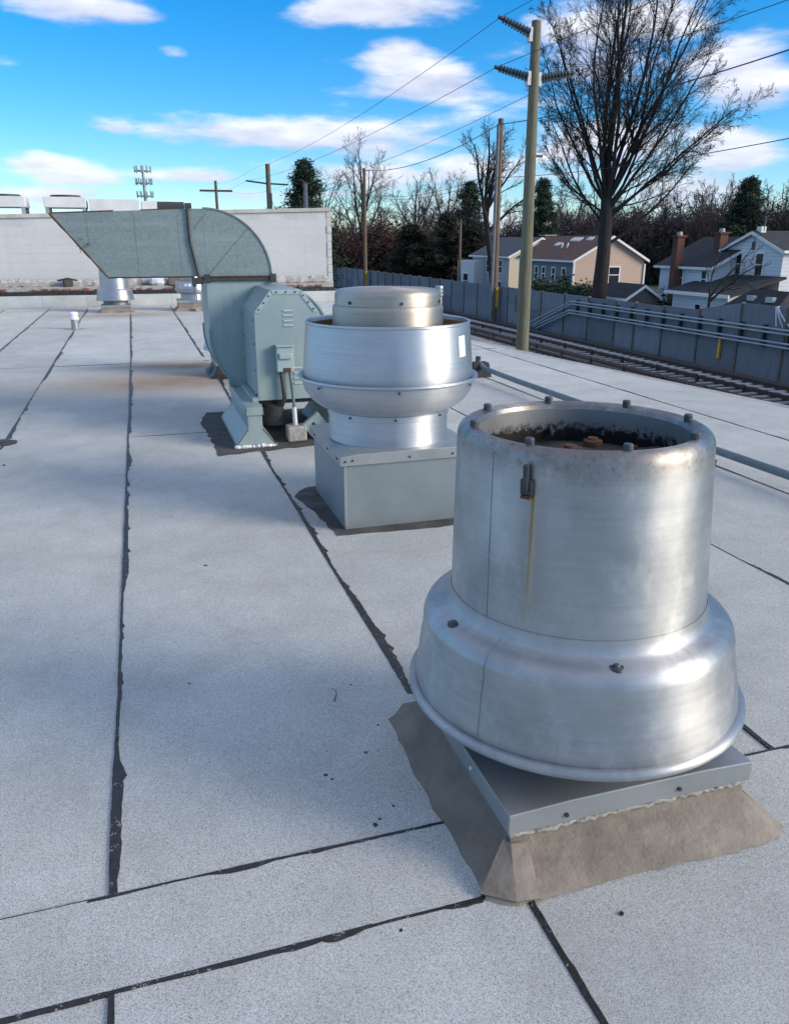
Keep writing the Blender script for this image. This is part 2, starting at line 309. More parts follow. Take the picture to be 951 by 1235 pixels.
t = pm('ballast', (.055, .053, .052), (.15, .145, .14), 26, .95, bump=.06, bscale=11, detail=8)
t = pm('sleeper', (.36, .35, .33), (.54, .52, .49), 3, .9, bump=.01, bscale=20)
t = pm('rail_rust', (.035, .022, .016), (.085, .05, .033), 5, .7)
t = pm('rail_cover', (.34, .34, .34), (.48, .47, .46), 2, .6)
t = NT('fence_panel'); v = t.coord(); n1 = t.noise(v, 1.1, 5); gr = t.noise(t.coord('world', (1, 3.5, .35)), 1.6, 6, .65); oi = t.N.new('ShaderNodeObjectInfo')
col = t.mix(1.0, t.mix(n1, (.14, .158, .185), (.20, .22, .248)), t.ramp(oi.outputs['Random'], [(0, .80), (1, 1.12)]), 'MULTIPLY'); col = t.mix(t.math('MULTIPLY', t.ramp(gr, [(.5, 0.0), (.7, 1.0)]), .45), col, (.085, .088, .092)); t.set(base=col, rough=.75); t.bump(n1, .01)
t = NT('fence_panel_low'); v = t.coord(); n1 = t.noise(v, 1.1, 5); gr = t.noise(t.coord('world', (1, 3.5, .35)), 1.6, 6, .65); oi = t.N.new('ShaderNodeObjectInfo')
col = t.mix(1.0, t.mix(n1, (.115, .132, .155), (.17, .188, .212)), t.ramp(oi.outputs['Random'], [(0, .80), (1, 1.12)]), 'MULTIPLY'); col = t.mix(t.math('MULTIPLY', t.ramp(gr, [(.5, 0.0), (.7, 1.0)]), .45), col, (.085, .088, .092)); t.set(base=col, rough=.75); t.bump(n1, .01)
t = pm('fence_post', (.10, .088, .075), (.19, .165, .14), 3, .8)
t = pm('galv_pipe', (.30, .335, .35), (.42, .45, .46), 2, .45, .4)
t = pm('yellow_plastic', (.62, .30, .02), (.78, .42, .04), 3, .5)
t = NT('wood_pole'); v = t.coord('world', (9, 9, .55)); n = t.noise(v, 3, 6, .65); n2 = t.noise(t.coord('world', (30, 30, .8)), 3, 4, .6)
t.set(base=t.mix(t.math('MULTIPLY', t.ramp(n2, [(.55, 0.0), (.7, 1.0)]), .6), t.ramp(n, [(.3, (.115, .115, .075)), (.7, (.235, .225, .15))]), (.05, .048, .035)), rough=.85); t.bump(n2, .02)
pm('wood_pole_brown', (.10, .07, .05), (.19, .14, .10), 3, .85, stretch=(8, 8, .5))
pm('grey_conduit', (.16, .17, .19), (.23, .24, .25), 3, .8)
pm('insulator', (.045, .06, .07), (.085, .10, .11), 3, .35)
pm('bracket_white', (.55, .55, .55), (.68, .68, .68), 3, .5)
pm('wire', (.02, .02, .022), (.04, .04, .042), 3, .6)
pm('bark', (.020, .016, .014), (.045, .037, .032), 4, .95, stretch=(4, 4, .6), bump=.03, bscale=9)
pm('twig', (.022, .017, .016), (.042, .033, .030), .6, .95)
pm('twig_brown', (.060, .042, .036), (.10, .070, .058), .5, .95)
pm('twig_wood', (.040, .031, .028), (.075, .058, .051), .12, .95)
pm('needles', (.012, .030, .018), (.036, .066, .034), .6, .8)
pm('needles_olive', (.016, .018, .010), (.042, .040, .020), .35, .85)
pm('leaves_russet', (.060, .030, .022), (.12, .062, .044), .4, .9)
pm('leaves_green', (.016, .034, .012), (.045, .075, .026), .8, .75)
pm('grass', (.045, .055, .022), (.10, .095, .05), .25, .95, bump=.05, bscale=3)
pm('roof_brown', (.12, .06, .042), (.20, .105, .075), 2.5, .9, bump=.02, bscale=6, stretch=(1, 1, 4))
pm('roof_black', (.020, .021, .024), (.042, .043, .047), 2.5, .9, bump=.02, bscale=6)
pm('roof_slate', (.07, .078, .092), (.11, .118, .132), 2.5, .85, bump=.02, bscale=6)
def siding(name, c, pitch):
    t = NT(name); v = t.coord(); z = t.sep(v)[2]; f = t.math('FRACT', t.math('DIVIDE', z, pitch))
    n = t.noise(v, .8, 4); k = t.mix(1.0, t.mix(n, tuple(x * .9 for x in c), c), t.ramp(f, [(0, .42), (.12, 1.0), (1, 1.0)]), 'MULTIPLY')
    t.set(base=k, rough=.6); t.bump(f, .02)
siding('siding_white', (.74, .76, .78), .21); siding('siding_grey', (.20, .205, .22), .17); siding('siding_peach', (.62, .46, .37), .17); siding('siding_cream', (.70, .58, .44), .2)
siding('siding_palegrey', (.42, .44, .47), .18)
pm('trim_white', (.72, .72, .72), (.80, .80, .80), 2, .6)
pm('window_dark', (.012, .014, .018), (.03, .034, .04), 1, .12)
pm('chimney_brick', (.09, .04, .03), (.17, .078, .058), 9, .9)
pm('hvac_white', (.58, .58, .57), (.70, .70, .69), 2, .6)
pm('junk_brown', (.12, .10, .085), (.20, .17, .14), 6, .8)
pm('plastic_white', (.6, .62, .65), (.8, .8, .82), 6, .5)
pm('twig_red', (.10, .04, .03), (.16, .07, .05), 6, .8)

# ------------------------------------------------------------------ ground and building
G = -4.5
struct(MB().box(-1500, 1500, -1500, 2500, G - 1, G).build('ground', 'grass'))
# roof outline (x to the right edge bends outwards towards the camera)
EDGE = [(7.6, -4.0), (6.45, 3.0), (5.85, 6.0), (5.22, 10.4), (5.05, 12.2), (5.07, 22.0)]
WX = -9.0
roof = struct(MB().prism([(WX, -4.0)] + EDGE + [(WX, 22.0)], 'z', G + .002, -.006).build('roof', 'bitumen'))
def clip_right(x0, x1, y0, y1, s0=0.0, s1=0.0):
    """membrane sheet outline clipped by the roof edge"""
    def ex(y):
        for (xa, ya), (xb, yb) in zip(EDGE, EDGE[1:]):
            if ya <= y <= yb: return xa + (xb - xa) * (y - ya) / (yb - ya) - .015
        return EDGE[-1][0] - .015
    ys = sorted([y0, y1] + [e[1] for e in EDGE if y0 < e[1] < y1])
    right = [(min(x1 + s1 * (y - y0), ex(y)), y) for y in ys]
    if max(r[0] for r in right) <= x0 + .02: return None
    right = [(max(r[0], x0 + .01), r[1]) for r in right]
    return [(x0, y0)] + right + [(x0 + s0 * (y1 - y0), y1)]
SX = [-9.0, -7.6, -6.66, -5.71, -4.77, -3.83, -2.88, -1.94, -1.095, -.16, .785, 1.745, 2.74, 3.78, 4.82, 9.0]
rows = [(-4.0, 1.38), (1.38, 1.655), (1.655, 10.9), (10.9, 20.95)]
def sheet(x0, x1, y0, y1, dz=0.0):
    s0 = s1 = 0.0; sl = .0058 if 1.6 < y0 < 10 else 0
    if abs(x0 + .16) < .001: x0 = -.19 + (y0 - 1.655) * .0058 if y0 > 1 else -.197; s0 = sl
    if abs(x1 + .16) < .001: x1 = -.19 + (y0 - 1.655) * .0058 if y0 > 1 else -.197; s1 = sl
    if y0 < 0: x0, x1 = [.760 if abs(q - .785) < .001 else q for q in (x0, x1)]
    p = clip_right(x0 + .0003, x1 - .0003, y0 + .0003, y1 - .0003, s0, s1)
    if p: MB().prism(p, 'z', -.005, dz).build('membrane_sheet', 'granules', roof)
for (y0, y1) in rows:
    if y0 == 1.38:
        sheet(-9.0, 2.74, y0, y1, .0045); sheet(2.74, 9.0, y0, y1, .004); continue
    for i in range(len(SX) - 1):
        if y0 == 1.655 and i == 9: sheet(SX[i], SX[i + 1], y0, 6.62, .0025); sheet(SX[i], SX[i + 1], 6.62, y1, .004)
        else: sheet(SX[i], SX[i + 1], y0, y1, .0025 * (i % 2) + (.001 if y0 > 5 else 0))
rng = random.Random(5)
def tar_seam(p0, p1, w, blob, seed, both=.25, gap=0.0, z=.0052, taper=False):
    """ragged ribbon of squeezed-out bitumen: one straight side, one ragged side"""
    r = random.Random(seed); a = Vector(p0); b = Vector(p1); d = b - a; n = max(6, int(d.length / .022)); d.normalize(); q = Vector((-d.y, d.x))
    vs = []; fs = []; k = w; tgt = w
    bl = 0; wander = 0
    for i in range(n + 1):
        p = a.lerp(b, i / n)
        if r.random() < .10: tgt = w * r.choice((.35, .6, .9, 1.0, 1.4)) * (1 if r.random() > gap else .12)
        if r.random() < blob: bl = w * r.uniform(.5, 1.6)
        bl *= .55; k += (tgt - k) * .35; wander = wander * .9 + r.uniform(-1, 1) * w * .05
        wd = max(.0012, k + bl + r.uniform(-.1, .1) * w)
        if taper: wd = max(.0006, wd * math.sin(math.pi * i / n) ** .8)
        l = p + q * (wander + r.uniform(0, .06) * w + bl * both * .3); rr = p - q * (wd - wander)
        vs += [(l.x, l.y, z), (rr.x, rr.y, z), (l.x + q.x * .002, l.y + q.y * .002, -.004), (rr.x - q.x * .002, rr.y - q.y * .002, -.004)]
        if i: j = 4 * (i - 1); fs += [(j, j + 1, j + 5, j + 4), (j + 1, j + 3, j + 7, j + 5), (j + 2, j, j + 4, j + 6)]
    MB().add(vs, fs).build('tar_seam', 'bitumen', roof)
# seams running along the roof (towards the far wall): near piece first
tar_seam((-.20, 1.66), (-.178, 5.2), .020, .05, 1); tar_seam((-.178, 5.2), (-.147, 10.9), .024, .09, 2); tar_seam((-.145, 10.9), (-.15, 18.6), .026, .10, 3)
tar_seam((.755, -1.0), (.755, 1.36), .017, .04, 4); tar_seam((.775, 2.3), (.785, 5.85), .021, .10, 5); tar_seam((.79, 7.1), (.835, 10.3), .022, .08, 6); tar_seam((.79, 11.3), (.77, 20.6), .026, .10, 7)
tar_seam((-.205, -1.0), (-.195, 1.375), .018, .03, 8)
tar_seam((-1.098, 4.0), (-1.10, 10.9), .020, .07, 9, gap=.3); tar_seam((-1.10, 10.9), (-1.105, 20.6), .026, .12, 10)
tar_seam((-1.945, 6.0), (-1.947, 10.9), .018, .06, 11, gap=.3); tar_seam((-1.947, 10.9), (-1.95, 20.6), .026, .10, 12); tar_seam((-2.88, 10.9), (-2.9, 20.6), .022, .08, 13)
tar_seam((1.745, 1.66), (1.745, 2.4), .016, .03, 14); tar_seam((2.735, 1.6), (2.75, 10.9), .013, .05, 15, gap=.35); tar_seam((4.825, 1.5), (4.83, 11.6), .014, .05, 16, gap=.3)
tar_seam((3.78, .5), (3.78, 10.9), .009, .03, 17, gap=.6)
# seams running across
tar_seam((-2.8, 1.657), (-.25, 1.657), .006, .02, 20, gap=.5); tar_seam((-.25, 1.657), (.66, 1.658), .010, .02, 21, gap=.55); tar_seam((.02, 1.658), (.22, 1.658), .017, .10, 22, z=.0062, taper=True)
tar_seam((-2.6, 1.383), (-.2, 1.383), .011, .02, 23, gap=.2); tar_seam((-.2, 1.383), (.68, 1.384), .009, .02, 24, gap=.25); tar_seam((.25, 1.381), (.38, 1.383), .014, .08, 25, z=.0062, taper=True); tar_seam((.55, 1.381), (.67, 1.384), .014, .2, 26, z=.0062, taper=True)
tar_seam((1.62, 1.658), (3.6, 1.658), .008, .03, 27, gap=.4); tar_seam((-.14, 6.63), (.5, 6.615), .008, .03, 28, gap=.3)
tar_seam((-4.5, 10.905), (-.15, 10.905), .013, .02, 29, gap=.5); tar_seam((-.15, 10.905), (.85, 10.905), .012, .02, 30, gap=.4); tar_seam((1.4, 10.9), (5.0, 10.9), .008, .02, 31, gap=.4)
def ragged(corners, step, jit, seed, z, depth=.004):
    r = random.Random(seed); out = []
    for (a, b) in zip(corners, corners[1:] + corners[:1]):
        a = Vector(a); b = Vector(b); n = max(1, int((b - a).length / step))
        for i in range(n):
            p = a.lerp(b, i / n); out.append((p.x + r.uniform(-jit, jit), p.y + r.uniform(-jit, jit)))
    return MB().prism(out, 'z', z - depth, z)
# loose tar crumbs, a curled twig and the drain patch on the membrane
for k, (x, y, s_) in enumerate([(.40, 1.95, .006), (.414, 1.925, .0055), (.545, 2.02, .006), (.55, 1.76, .006), (.50, 1.72, .005), (.48, 1.70, .007), (.05, 2.6, .005), (.62, 2.15, .006), (.60, 2.42, .005), (.95, 1.24, .006), (.20, 3.7, .008), (-1.0, 6.0, .012), (.44, 1.35, .005), (2.6, 3.1, .012), (2.66, 3.15, .009), (-.75, 2.6, .005)]):
    r = random.Random(k); pts = [(s_ * (1 + r.uniform(-.4, .4)) * math.cos(a), s_ * (1 + r.uniform(-.4, .4)) * math.sin(a)) for a in [i * 1.05 for i in range(6)]]
    o = MB().prism(pts, 'z', 0, s_ * .45).build('tar_crumb', 'bitumen', loc=(x, y, .001)); tag(o, 'tiny black tar crumb lying loose on the pale roof membrane', 'debris', 'tar crumbs on the roof')
tw = MB().tube([(.515 + .02 * math.sin(t_ * 2.6), 2.33 + .085 * t_, .004 + .006 * math.sin(3.1 * t_)) for t_ in [i / 8 for i in range(9)]], [.0022 - .0002 * i for i in range(9)], 6).build('fallen_twig', 'twig_red')
tag(tw, 'thin curled reddish twig lying on the white membrane sheet', 'twig')
dp = thing('roof_drain', 'flat dark drain patch at the left edge of the roof', 'drain', (-1.11, 6.72, 0))
ragged([(.12 * math.cos(a), .11 * math.sin(a)) for a in [i * .5236 for i in range(12)]], .08, .012, 3, .006).build('tar_patch', 'bitumen_grey', dp)
MB().lathe([(0, .022), (.05, .022), (.075, .012), (.08, .004)], 24).build('drain_cover', 'dark_steel', dp)

# ------------------------------------------------------------------ near exhaust fan and its look-alikes
def ring_angles(n, off=0): return [off + 2 * math.pi * k / n for k in range(n)]
def upblast_fan(name, label, loc, s, shear=0.0, near=False, lift=0.0, group=None, boot='cant_coating'):
    t = thing(name, label, 'exhaust fan', loc, 0, group)
    X = lambda p: ((p[0] + shear * (p[2] - .3)) * s, p[1] * s, p[2] * s + lift)
    n = 160 if near else 64
    skin = 'cowl_aluminium' if near else 'aluminium_old'
    # sloped flashing (cant), cap, neck
    m = MB(lambda p: (p[0] * s, p[1] * s, p[2] * s + (lift if p[2] > .05 else 0)))
    r = random.Random(7); ring_lo = []; ring_mid = []; ring_hi = []
    x0, x1, y0, y1 = -.437, .425, -.455, .45; ch = .07
    foot = [(x0 + ch, y0), (x1 - ch * .5, y0), (x1, y0 + ch * .5), (x1, y1 - ch), (x1 - ch, y1), (x0 + ch, y1), (x0, y1 - ch), (x0, y0 + ch * .6)]
    outl = []
    for a, b in zip(foot, foot[1:] + foot[:1]):
        L_ = math.hypot(b[0] - a[0], b[1] - a[1]); k = max(2, int(L_ / .03))
        outl += [(a[0] + (b[0] - a[0]) * i / k, a[1] + (b[1] - a[1]) * i / k) for i in range(k)]
    N_ = len(outl); vs = []; w = 0
    for (x, y) in outl:
        w = w * .7 + r.uniform(-.006, .006); q = 1 + w * 2.0
        tx = max(-.335, min(.335, x)); ty = max(-.335, min(.335, y))
        vs += [(x * q * 1.015, y * q * 1.015, .0035), (x * q, y * q, .011), (x * .5 + tx * .5 + w * .4, y * .5 + ty * .5 + w * .4, .046 + w * .6), (tx * 1.035, ty * 1.035, .084 + w * .5), (tx * 1.012, ty * 1.012, .124)]
    fs = [(i * 5 + j, ((i + 1) % N_) * 5 + j, ((i + 1) % N_) * 5 + j + 1, i * 5 + j + 1) for i in range(N_) for j in range(4)]
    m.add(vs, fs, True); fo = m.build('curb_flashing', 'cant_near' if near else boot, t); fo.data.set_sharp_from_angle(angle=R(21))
    if near:
        # overlapping corner plies of the flashing
        for (pl, nm) in (([(-.345, -.352, .088), (-.300, -.357, .086), (-.318, -.462, .014), (-.375, -.455, .013), (-.448, -.405, .013), (-.356, -.330, .089)], 'corner_ply'),):
            cc_ = [sum(q[k] for q in pl) / len(pl) for k in range(3)]; cc_[2] += .008; k = len(pl)
            MB().add([(q[0] * 1.006, q[1] * 1.006, q[2] + .004) for q in pl] + [tuple(q * 1.01 if i < 2 else q + .001 for i, q in enumerate(cc_))] + [(q[0] * .99, q[1] * .99, q[2] - .01) for q in pl], [(i, (i + 1) % k, k) for i in range(k)] + [((i + 1) % k, i, k + 1 + i, k + 1 + (i + 1) % k) for i in range(k)]).build(nm, 'cant_coating', fo)
        m = MB(); pts = [(-.352 + .69 * i / 60, -.352 + r.uniform(-.003, .003), .118 + r.uniform(-.004, .004) - .003) for i in range(61)]
        m.tube(pts, [.0065 + .0015 * math.sin(i * .7) + .001 * math.sin(i * 1.9) for i in range(len(pts))], 8); m.build('sealant_bead', 'sealant', t)
    c0 = .357
    cap = MB(lambda p: (p[0] * s, p[1] * s, p[2] * s + lift)); cap.prism([(-c0, .12), (c0, .12), (c0, .178), (c0 * .55, .185), (-c0 * .55, .185), (-c0, .178)], 'y', -c0, c0)
    capo = cap.build('curb_cap', 'cap_metal', t, bevel=.003 * s)
    if near:
        for (x, y) in ((-.2, -c0 - .001), (.13, -c0 - .001)):
            MB().tube([(x, y + .002, .145), (x, y - .004, .145)], .006, 10).build('screw', 'dark_steel', capo)
        MB().tube([(-c0 + .002, -.12, .15), (-c0 - .004, -.12, .15)], .006, 10).build('screw', 'bracket_white', capo)
    MB(X).lathe([(.30, .18), (.30, .34)], 48).build('neck', 'dark_steel' if near else 'inner_metal', t)
    # skirt with a rolled bead
    sk = [(.43, .300), (.448, .306)] + [(.455 + .015 * math.cos(R(a)), .302 + .015 * math.sin(R(a))) for a in range(-160, 121, 35)] + [(.449, .322), (.446, .345), (.436, .42), (.424, .485)] + arc(.372, .500, .052, 6, 82, 8) + [(.362, .556), (.352, .566), (.3455, .585), (.345, .60)]
    sko = MB(X).lathe(sk, n).build('skirt', skin, t)
    # straight windband with rounded rim
    wb = [(.3445, .575), (.3435, .60), (.338, .74), (.332, .88), (.327, .985)] + [(.299 + .027 * math.cos(R(a)), 1.02 + .034 * math.sin(R(a))) for a in range(0, 91, 15)] + [(.285, 1.052), (.275, 1.047), (.270, 1.035)]
    wo = MB(X).lathe(wb, n).build('windband', skin, t)
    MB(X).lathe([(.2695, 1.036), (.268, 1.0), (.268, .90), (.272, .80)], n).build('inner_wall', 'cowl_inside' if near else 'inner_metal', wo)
    MB(X).lathe([(0, .955), (.12, .957), (.25, .945), (.272, .93)], 64).build('inner_floor', 'greasy_inside', wo)
    nb = 8 if near else 6
    for a in ring_angles(nb, R(-100) if near else 0):
        m = MB(X); c = (.288 * math.cos(a), .288 * math.sin(a), 1.05); m.lathe([(.0001, .019), (.0095, .019), (.0115, .016), (.0115, -.004)], 12, c, smooth=False); m.build('rim_bolt', 'bolt_steel', wo)
    if not near: return t
    # vertical weld seams
    def seam(a, prof, nm, par):
        vs = []; fs = []
        for i, (rr, z) in enumerate(prof): vs += [((rr + .0006) * math.cos(a + da), (rr + .0006) * math.sin(a + da), z) for da in (-.0022, .0022)]
        for i in range(len(prof) - 1): fs.append((2 * i, 2 * i + 1, 2 * i + 3, 2 * i + 2))
        MB(X).add(vs, fs, True).build(nm, 'inner_metal', par)
    seam(-2.78, wb[1:7], 'weld_seam', wo); seam(-2.62, sk[11:-2], 'weld_seam', sko)
    # shoulder screws on washers
    for a in (-1.83, -3.03, -.10, 1.3):
        m = MB(X); c = (.381 * math.cos(a), .381 * math.sin(a), .549); m.lathe([(.0001, .010), (.006, .010), (.0085, .007), (.009, .004), (.017, .0035), (.018, -.006)], 20, c); m.build('shoulder_screw', 'bolt_steel', sko)
    # rusty latch
    ca, sa = math.cos(LA), math.sin(LA); rot = Matrix.Rotation(LA, 3, 'Z')
    lb = MB(lambda p: X(tuple(rot @ Vector(p))))
    lb.box(.326, .340, -.015, .015, .945, .982)
    lo = lb.build('latch_bracket', 'dark_steel', wo, bevel=.002)
    lb = MB(lambda p: X(tuple(rot @ Vector(p)))); lb.box(.333, .346, -.006, .006,   .955, 1.018); lb.build('latch_tongue', 'dark_steel', lo, bevel=.002)
    lb = MB(lambda p: X(tuple(rot @ Vector(p)))); lb.box(.329, .344, -.012, .012, .937, .944); lb.build('latch_rust', 'rust', lo)
    # wire hook on the right
    hk = [(.333 * math.cos(-.42), .333 * math.sin(-.42), 1.0)]; b = Vector((math.cos(-.42), math.sin(-.42), 0))
    pts = [(b * (.330 + .012 * math.sin(k * .9)) + Vector((0, 0, .985 + .006 * k - .0009 * k * k * 2))) for k in range(8)]
    MB(X).tube(pts, .0025, 6).build('hook', 'dark_steel', wo)
    MB(X).tube([b * .335 + Vector((0, 0, .935)), b * .338 + Vector((0, 0, .965))], .006, 6).build('hook_plate', 'dark_steel', wo)
    # rusty hardware inside the throat
    for (x, y, r_, z1) in ((-.005, .05, .032, .983), (.105, .12, .026, .98), (-.10, .12, .022, .975), (.17, .02, .02, .975)):
        MB(X).lathe([(.0001, z1), (r_ * .55, z1), (r_ * .6, z1 - .006), (r_, z1 - .008), (r_ * 1.04, z1 - .03), (r_ * .8, z1 - .034), (r_ * .8, .94)], 24, (x, y, 0)).build('rusty_fitting', 'rust', wo)
    m = MB(X); m.box(-.25, .25, -.02, .02, .958, .968); m.build('cross_bar', 'greasy_inside', wo)
    MB(X).tube([(.045, .262, .985), (.047, .255, .975), (.047, .252, .96)], .006, 8).build('inner_bolt', 'dark_steel', wo)
    return t
upblast_fan('exhaust_fan', 'largest nearest spun aluminium upblast fan with open top and rust run below its latch', (1.10, 1.79, 0), 1.0, -.032, True, group='roof exhaust fans')
upblast_fan('exhaust_fan', 'distant spun aluminium upblast fan directly below the slanted duct mouth', (-.43, 19.45, 0), .89, group='roof exhaust fans')
upblast_fan('exhaust_fan', 'upblast fan mostly hidden behind the blue-green blower, only its skirt and curb showing', (1.13, 9.72, 0), .92, lift=.03, group='roof exhaust fans', boot='bitumen')
# dark flashing boot at the foot of the hidden fan
# ------------------------------------------------------------------ bowl shaped exhaust fans
def bowl_fan(name, label, loc, s, near=False, group=None, sz=None):
    t = thing(name, label, 'exhaust fan', loc, 0, group); X = lambda p: (p[0] * s, p[1] * s, p[2] * (sz or s)); n = 128 if near else 64
    if near:
        ragged([(-.42, -.46), (.50, -.50), (.52, .46), (-.40, .47), (-.52, .30), (-.47, .0)], .07, .010, 21, .005).build('tar_flashing', 'bitumen_grey', t)
        m = MB(X); m.box(-.362, .40, -.385, .39, .004, .372); b = m.build('curb_box', 'sheet_grey', t, bevel=.003)
        for (p, q) in (((-.364, -.388), (-.350, -.386)), ((-.3645, -.3865), (-.3625, -.372))):
            MB().box(p[0], q[0], p[1], q[1], .02, .366).build('corner_fold', 'cap_metal', b)
        m = MB(X); m.prism([(-.388, .366), (.412, .366), (.412, .416), (.30, .427), (-.30, .427), (-.388, .416)], 'y', -.40, .41); c = m.build('curb_cap', 'cap_metal', t, bevel=.003)
        for (x, z) in ((-.36, .392), (-.32, .395), (0, .392), (.25, .392)):
            MB().tube([(x, -.398, z), (x, -.405, z)], .006, 8).build('screw', 'dark_steel', c)
        for y in (-.33, -.1, .25): MB().tube([(-.386, y, .395), (-.393, y, .395)], .006, 8).build('screw', 'dark_steel', c)
        MB().prism([(.34, -.36), (.385, -.37), (.40, -.345), (.36, -.335)], 'z', .428, .45).build('bent_clip', 'cap_metal', c)
    else:
        m = MB(X)
        m.add([(-.56, -.56, .002), (.56, -.56, .002), (.56, .56, .002), (-.56, .56, .002), (-.44, -.44, .30), (.44, -.44, .30), (.44, .44, .30), (-.44, .44, .30), (-.45, -.45, .13), (.45, -.45, .13), (.45, .45, .13), (-.45, .45, .13)],
              [(i, (i + 1) % 4, 8 + (i + 1) % 4, 8 + i) for i in range(4)] + [(8 + i, 8 + (i + 1) % 4, 4 + (i + 1) % 4, 4 + i) for i in range(4)])
        m.build('curb_flashing', 'cant_coating', t); MB(X).box(-.46, .46, -.46, .46, .301, .40).build('curb_cap', 'cap_metal', t, bevel=.004)
    dr = [(.3445, .4272), (.3435, .4275), (.3435, .432), (.343, .565), (.349, .568), (.350, .598), (.343, .604)]
    if not near: dr = [(r_, z if z > .5 else z - .03) for r_, z in dr]
    d = MB(X).lathe(dr, n).build('base_drum', 'aluminium_bright', t)
    bw = [(.342, .60), (.36, .607), (.40, .625), (.445, .660), (.476, .705), (.490, .750), (.494, .772)] + [(.503 + .010 * math.cos(R(a)), .782 + .010 * math.sin(R(a))) for a in range(200, -91, -30)][::-1] + [(.488, .776), (.476, .76)]
    bw = [(.342, .60), (.36, .607), (.40, .625), (.445, .660), (.476, .705), (.489, .750), (.494, .768), (.506, .772), (.513, .779), (.512, .788), (.504, .790), (.495, .784), (.485, .765), (.46, .74)]
    b = MB(X).lathe(bw, n).build('bowl', 'aluminium_bright', t)
    wb = [(.470, .765), (.478, .79), (.479, .83), (.474, .90), (.466, .99), (.459, 1.06), (.458, 1.070), (.463, 1.076), (.462, 1.084), (.455, 1.087), (.449, 1.08), (.450, 1.06)]
    w = MB(X).lathe(wb, n).build('windband', 'aluminium_bright', t)
    MB(X).lathe([(.4495, 1.075), (.452, 1.0), (.468, .80), (.40, .74)], n).build('inner_wall', 'brown_inside', w)
    dm = [(.30, .80), (.309, .90), (.3085, 1.148), (.3065, 1.160), (.301, 1.168), (.288, 1.170)]
    MB(X).lathe(dm, n).build('motor_cover', 'aluminium_dull', t)
    hd = [(.290, 1.166), (.2945, 1.1705), (.2940, 1.222), (.2915, 1.234), (.284, 1.244), (.270, 1.250), (.24, 1.254), (.12, 1.259), (0.0001, 1.261)]
    h = MB(X).lathe(hd, n).build('motor_cap', 'aluminium_dull', t)
    if near:
        for a in (-2.62, -1.62, -.6, .5, 1.6, 2.6):
            MB(X).tube([(.2935 * math.cos(a), .2935 * math.sin(a), 1.190), (.301 * math.cos(a), .301 * math.sin(a), 1.190)], .0085, 10).build('screw', 'dark_steel', h)
        for a in (-2.5, -1.75, -.9, 0): MB(X).tube([(.345 * math.cos(a), .345 * math.sin(a), .583), (.356 * math.cos(a), .356 * math.sin(a), .583)], .0065, 8).build('screw', 'dark_steel', d)
        for a in (-2.7, -1.75, -.75): MB(X).tube([(.497 * math.cos(a), .497 * math.sin(a), .755), (.503 * math.cos(a), .503 * math.sin(a), .755)], .007, 8).build('screw', 'dark_steel', b)
        MB(X).lathe([(.4745, .912), (.4648, 1.022)], 6, a0=-.93, a1=-.78).build('white_label', 'sticker', w)
        v = MB(X); v.lathe([(.0001, 1.262), (.022, 1.26), (.024, 1.255), (.024, 1.245), (.020, 1.243), (.020, 1.237), (.024, 1.235), (.024, 1.226), (.020, 1.224), (.020, 1.218), (.024, 1.216), (.024, 1.207), (.018, 1.20), (.018, 1.14)], 20, (.315, .03, 0)); v.build('ribbed_breather', 'cap_metal', h)
    else:
        for a0 in (-2.12, -1.86): MB(X).lathe([(.4775, .90), (.4685, 1.0)], 4, a0=a0, a1=a0 + .2).build('white_label', 'sticker', w)
        m = MB(X); m.tube([(.05, -.50, .93), (.05, -.47, .93)], .055, 14); k = m.build('switch', 'rubber', w)
        MB(X).tube([(.06, -.505, .90), (.08, -.51, .6), (.09, -.60, .30), (.09, -.62, .12)], .018, 8).build('conduit', 'grey_conduit', t)
        MB(X).box(.02, .17, -.70, -.57, .003, .15).build('conduit_block', 'concrete_block', t)
    return t
bowl_fan('exhaust_fan', 'bright aluminium bowl-shaped fan with domed motor cap on a grey square box', (1.335, 4.37, 0), 1.0, True, group='roof exhaust fans')
bowl_fan('exhaust_fan', 'small distant bowl-shaped fan with white labels seen below the duct elbow', (1.25, 19.4, 0), .76, group='roof exhaust fans', sz=.60)

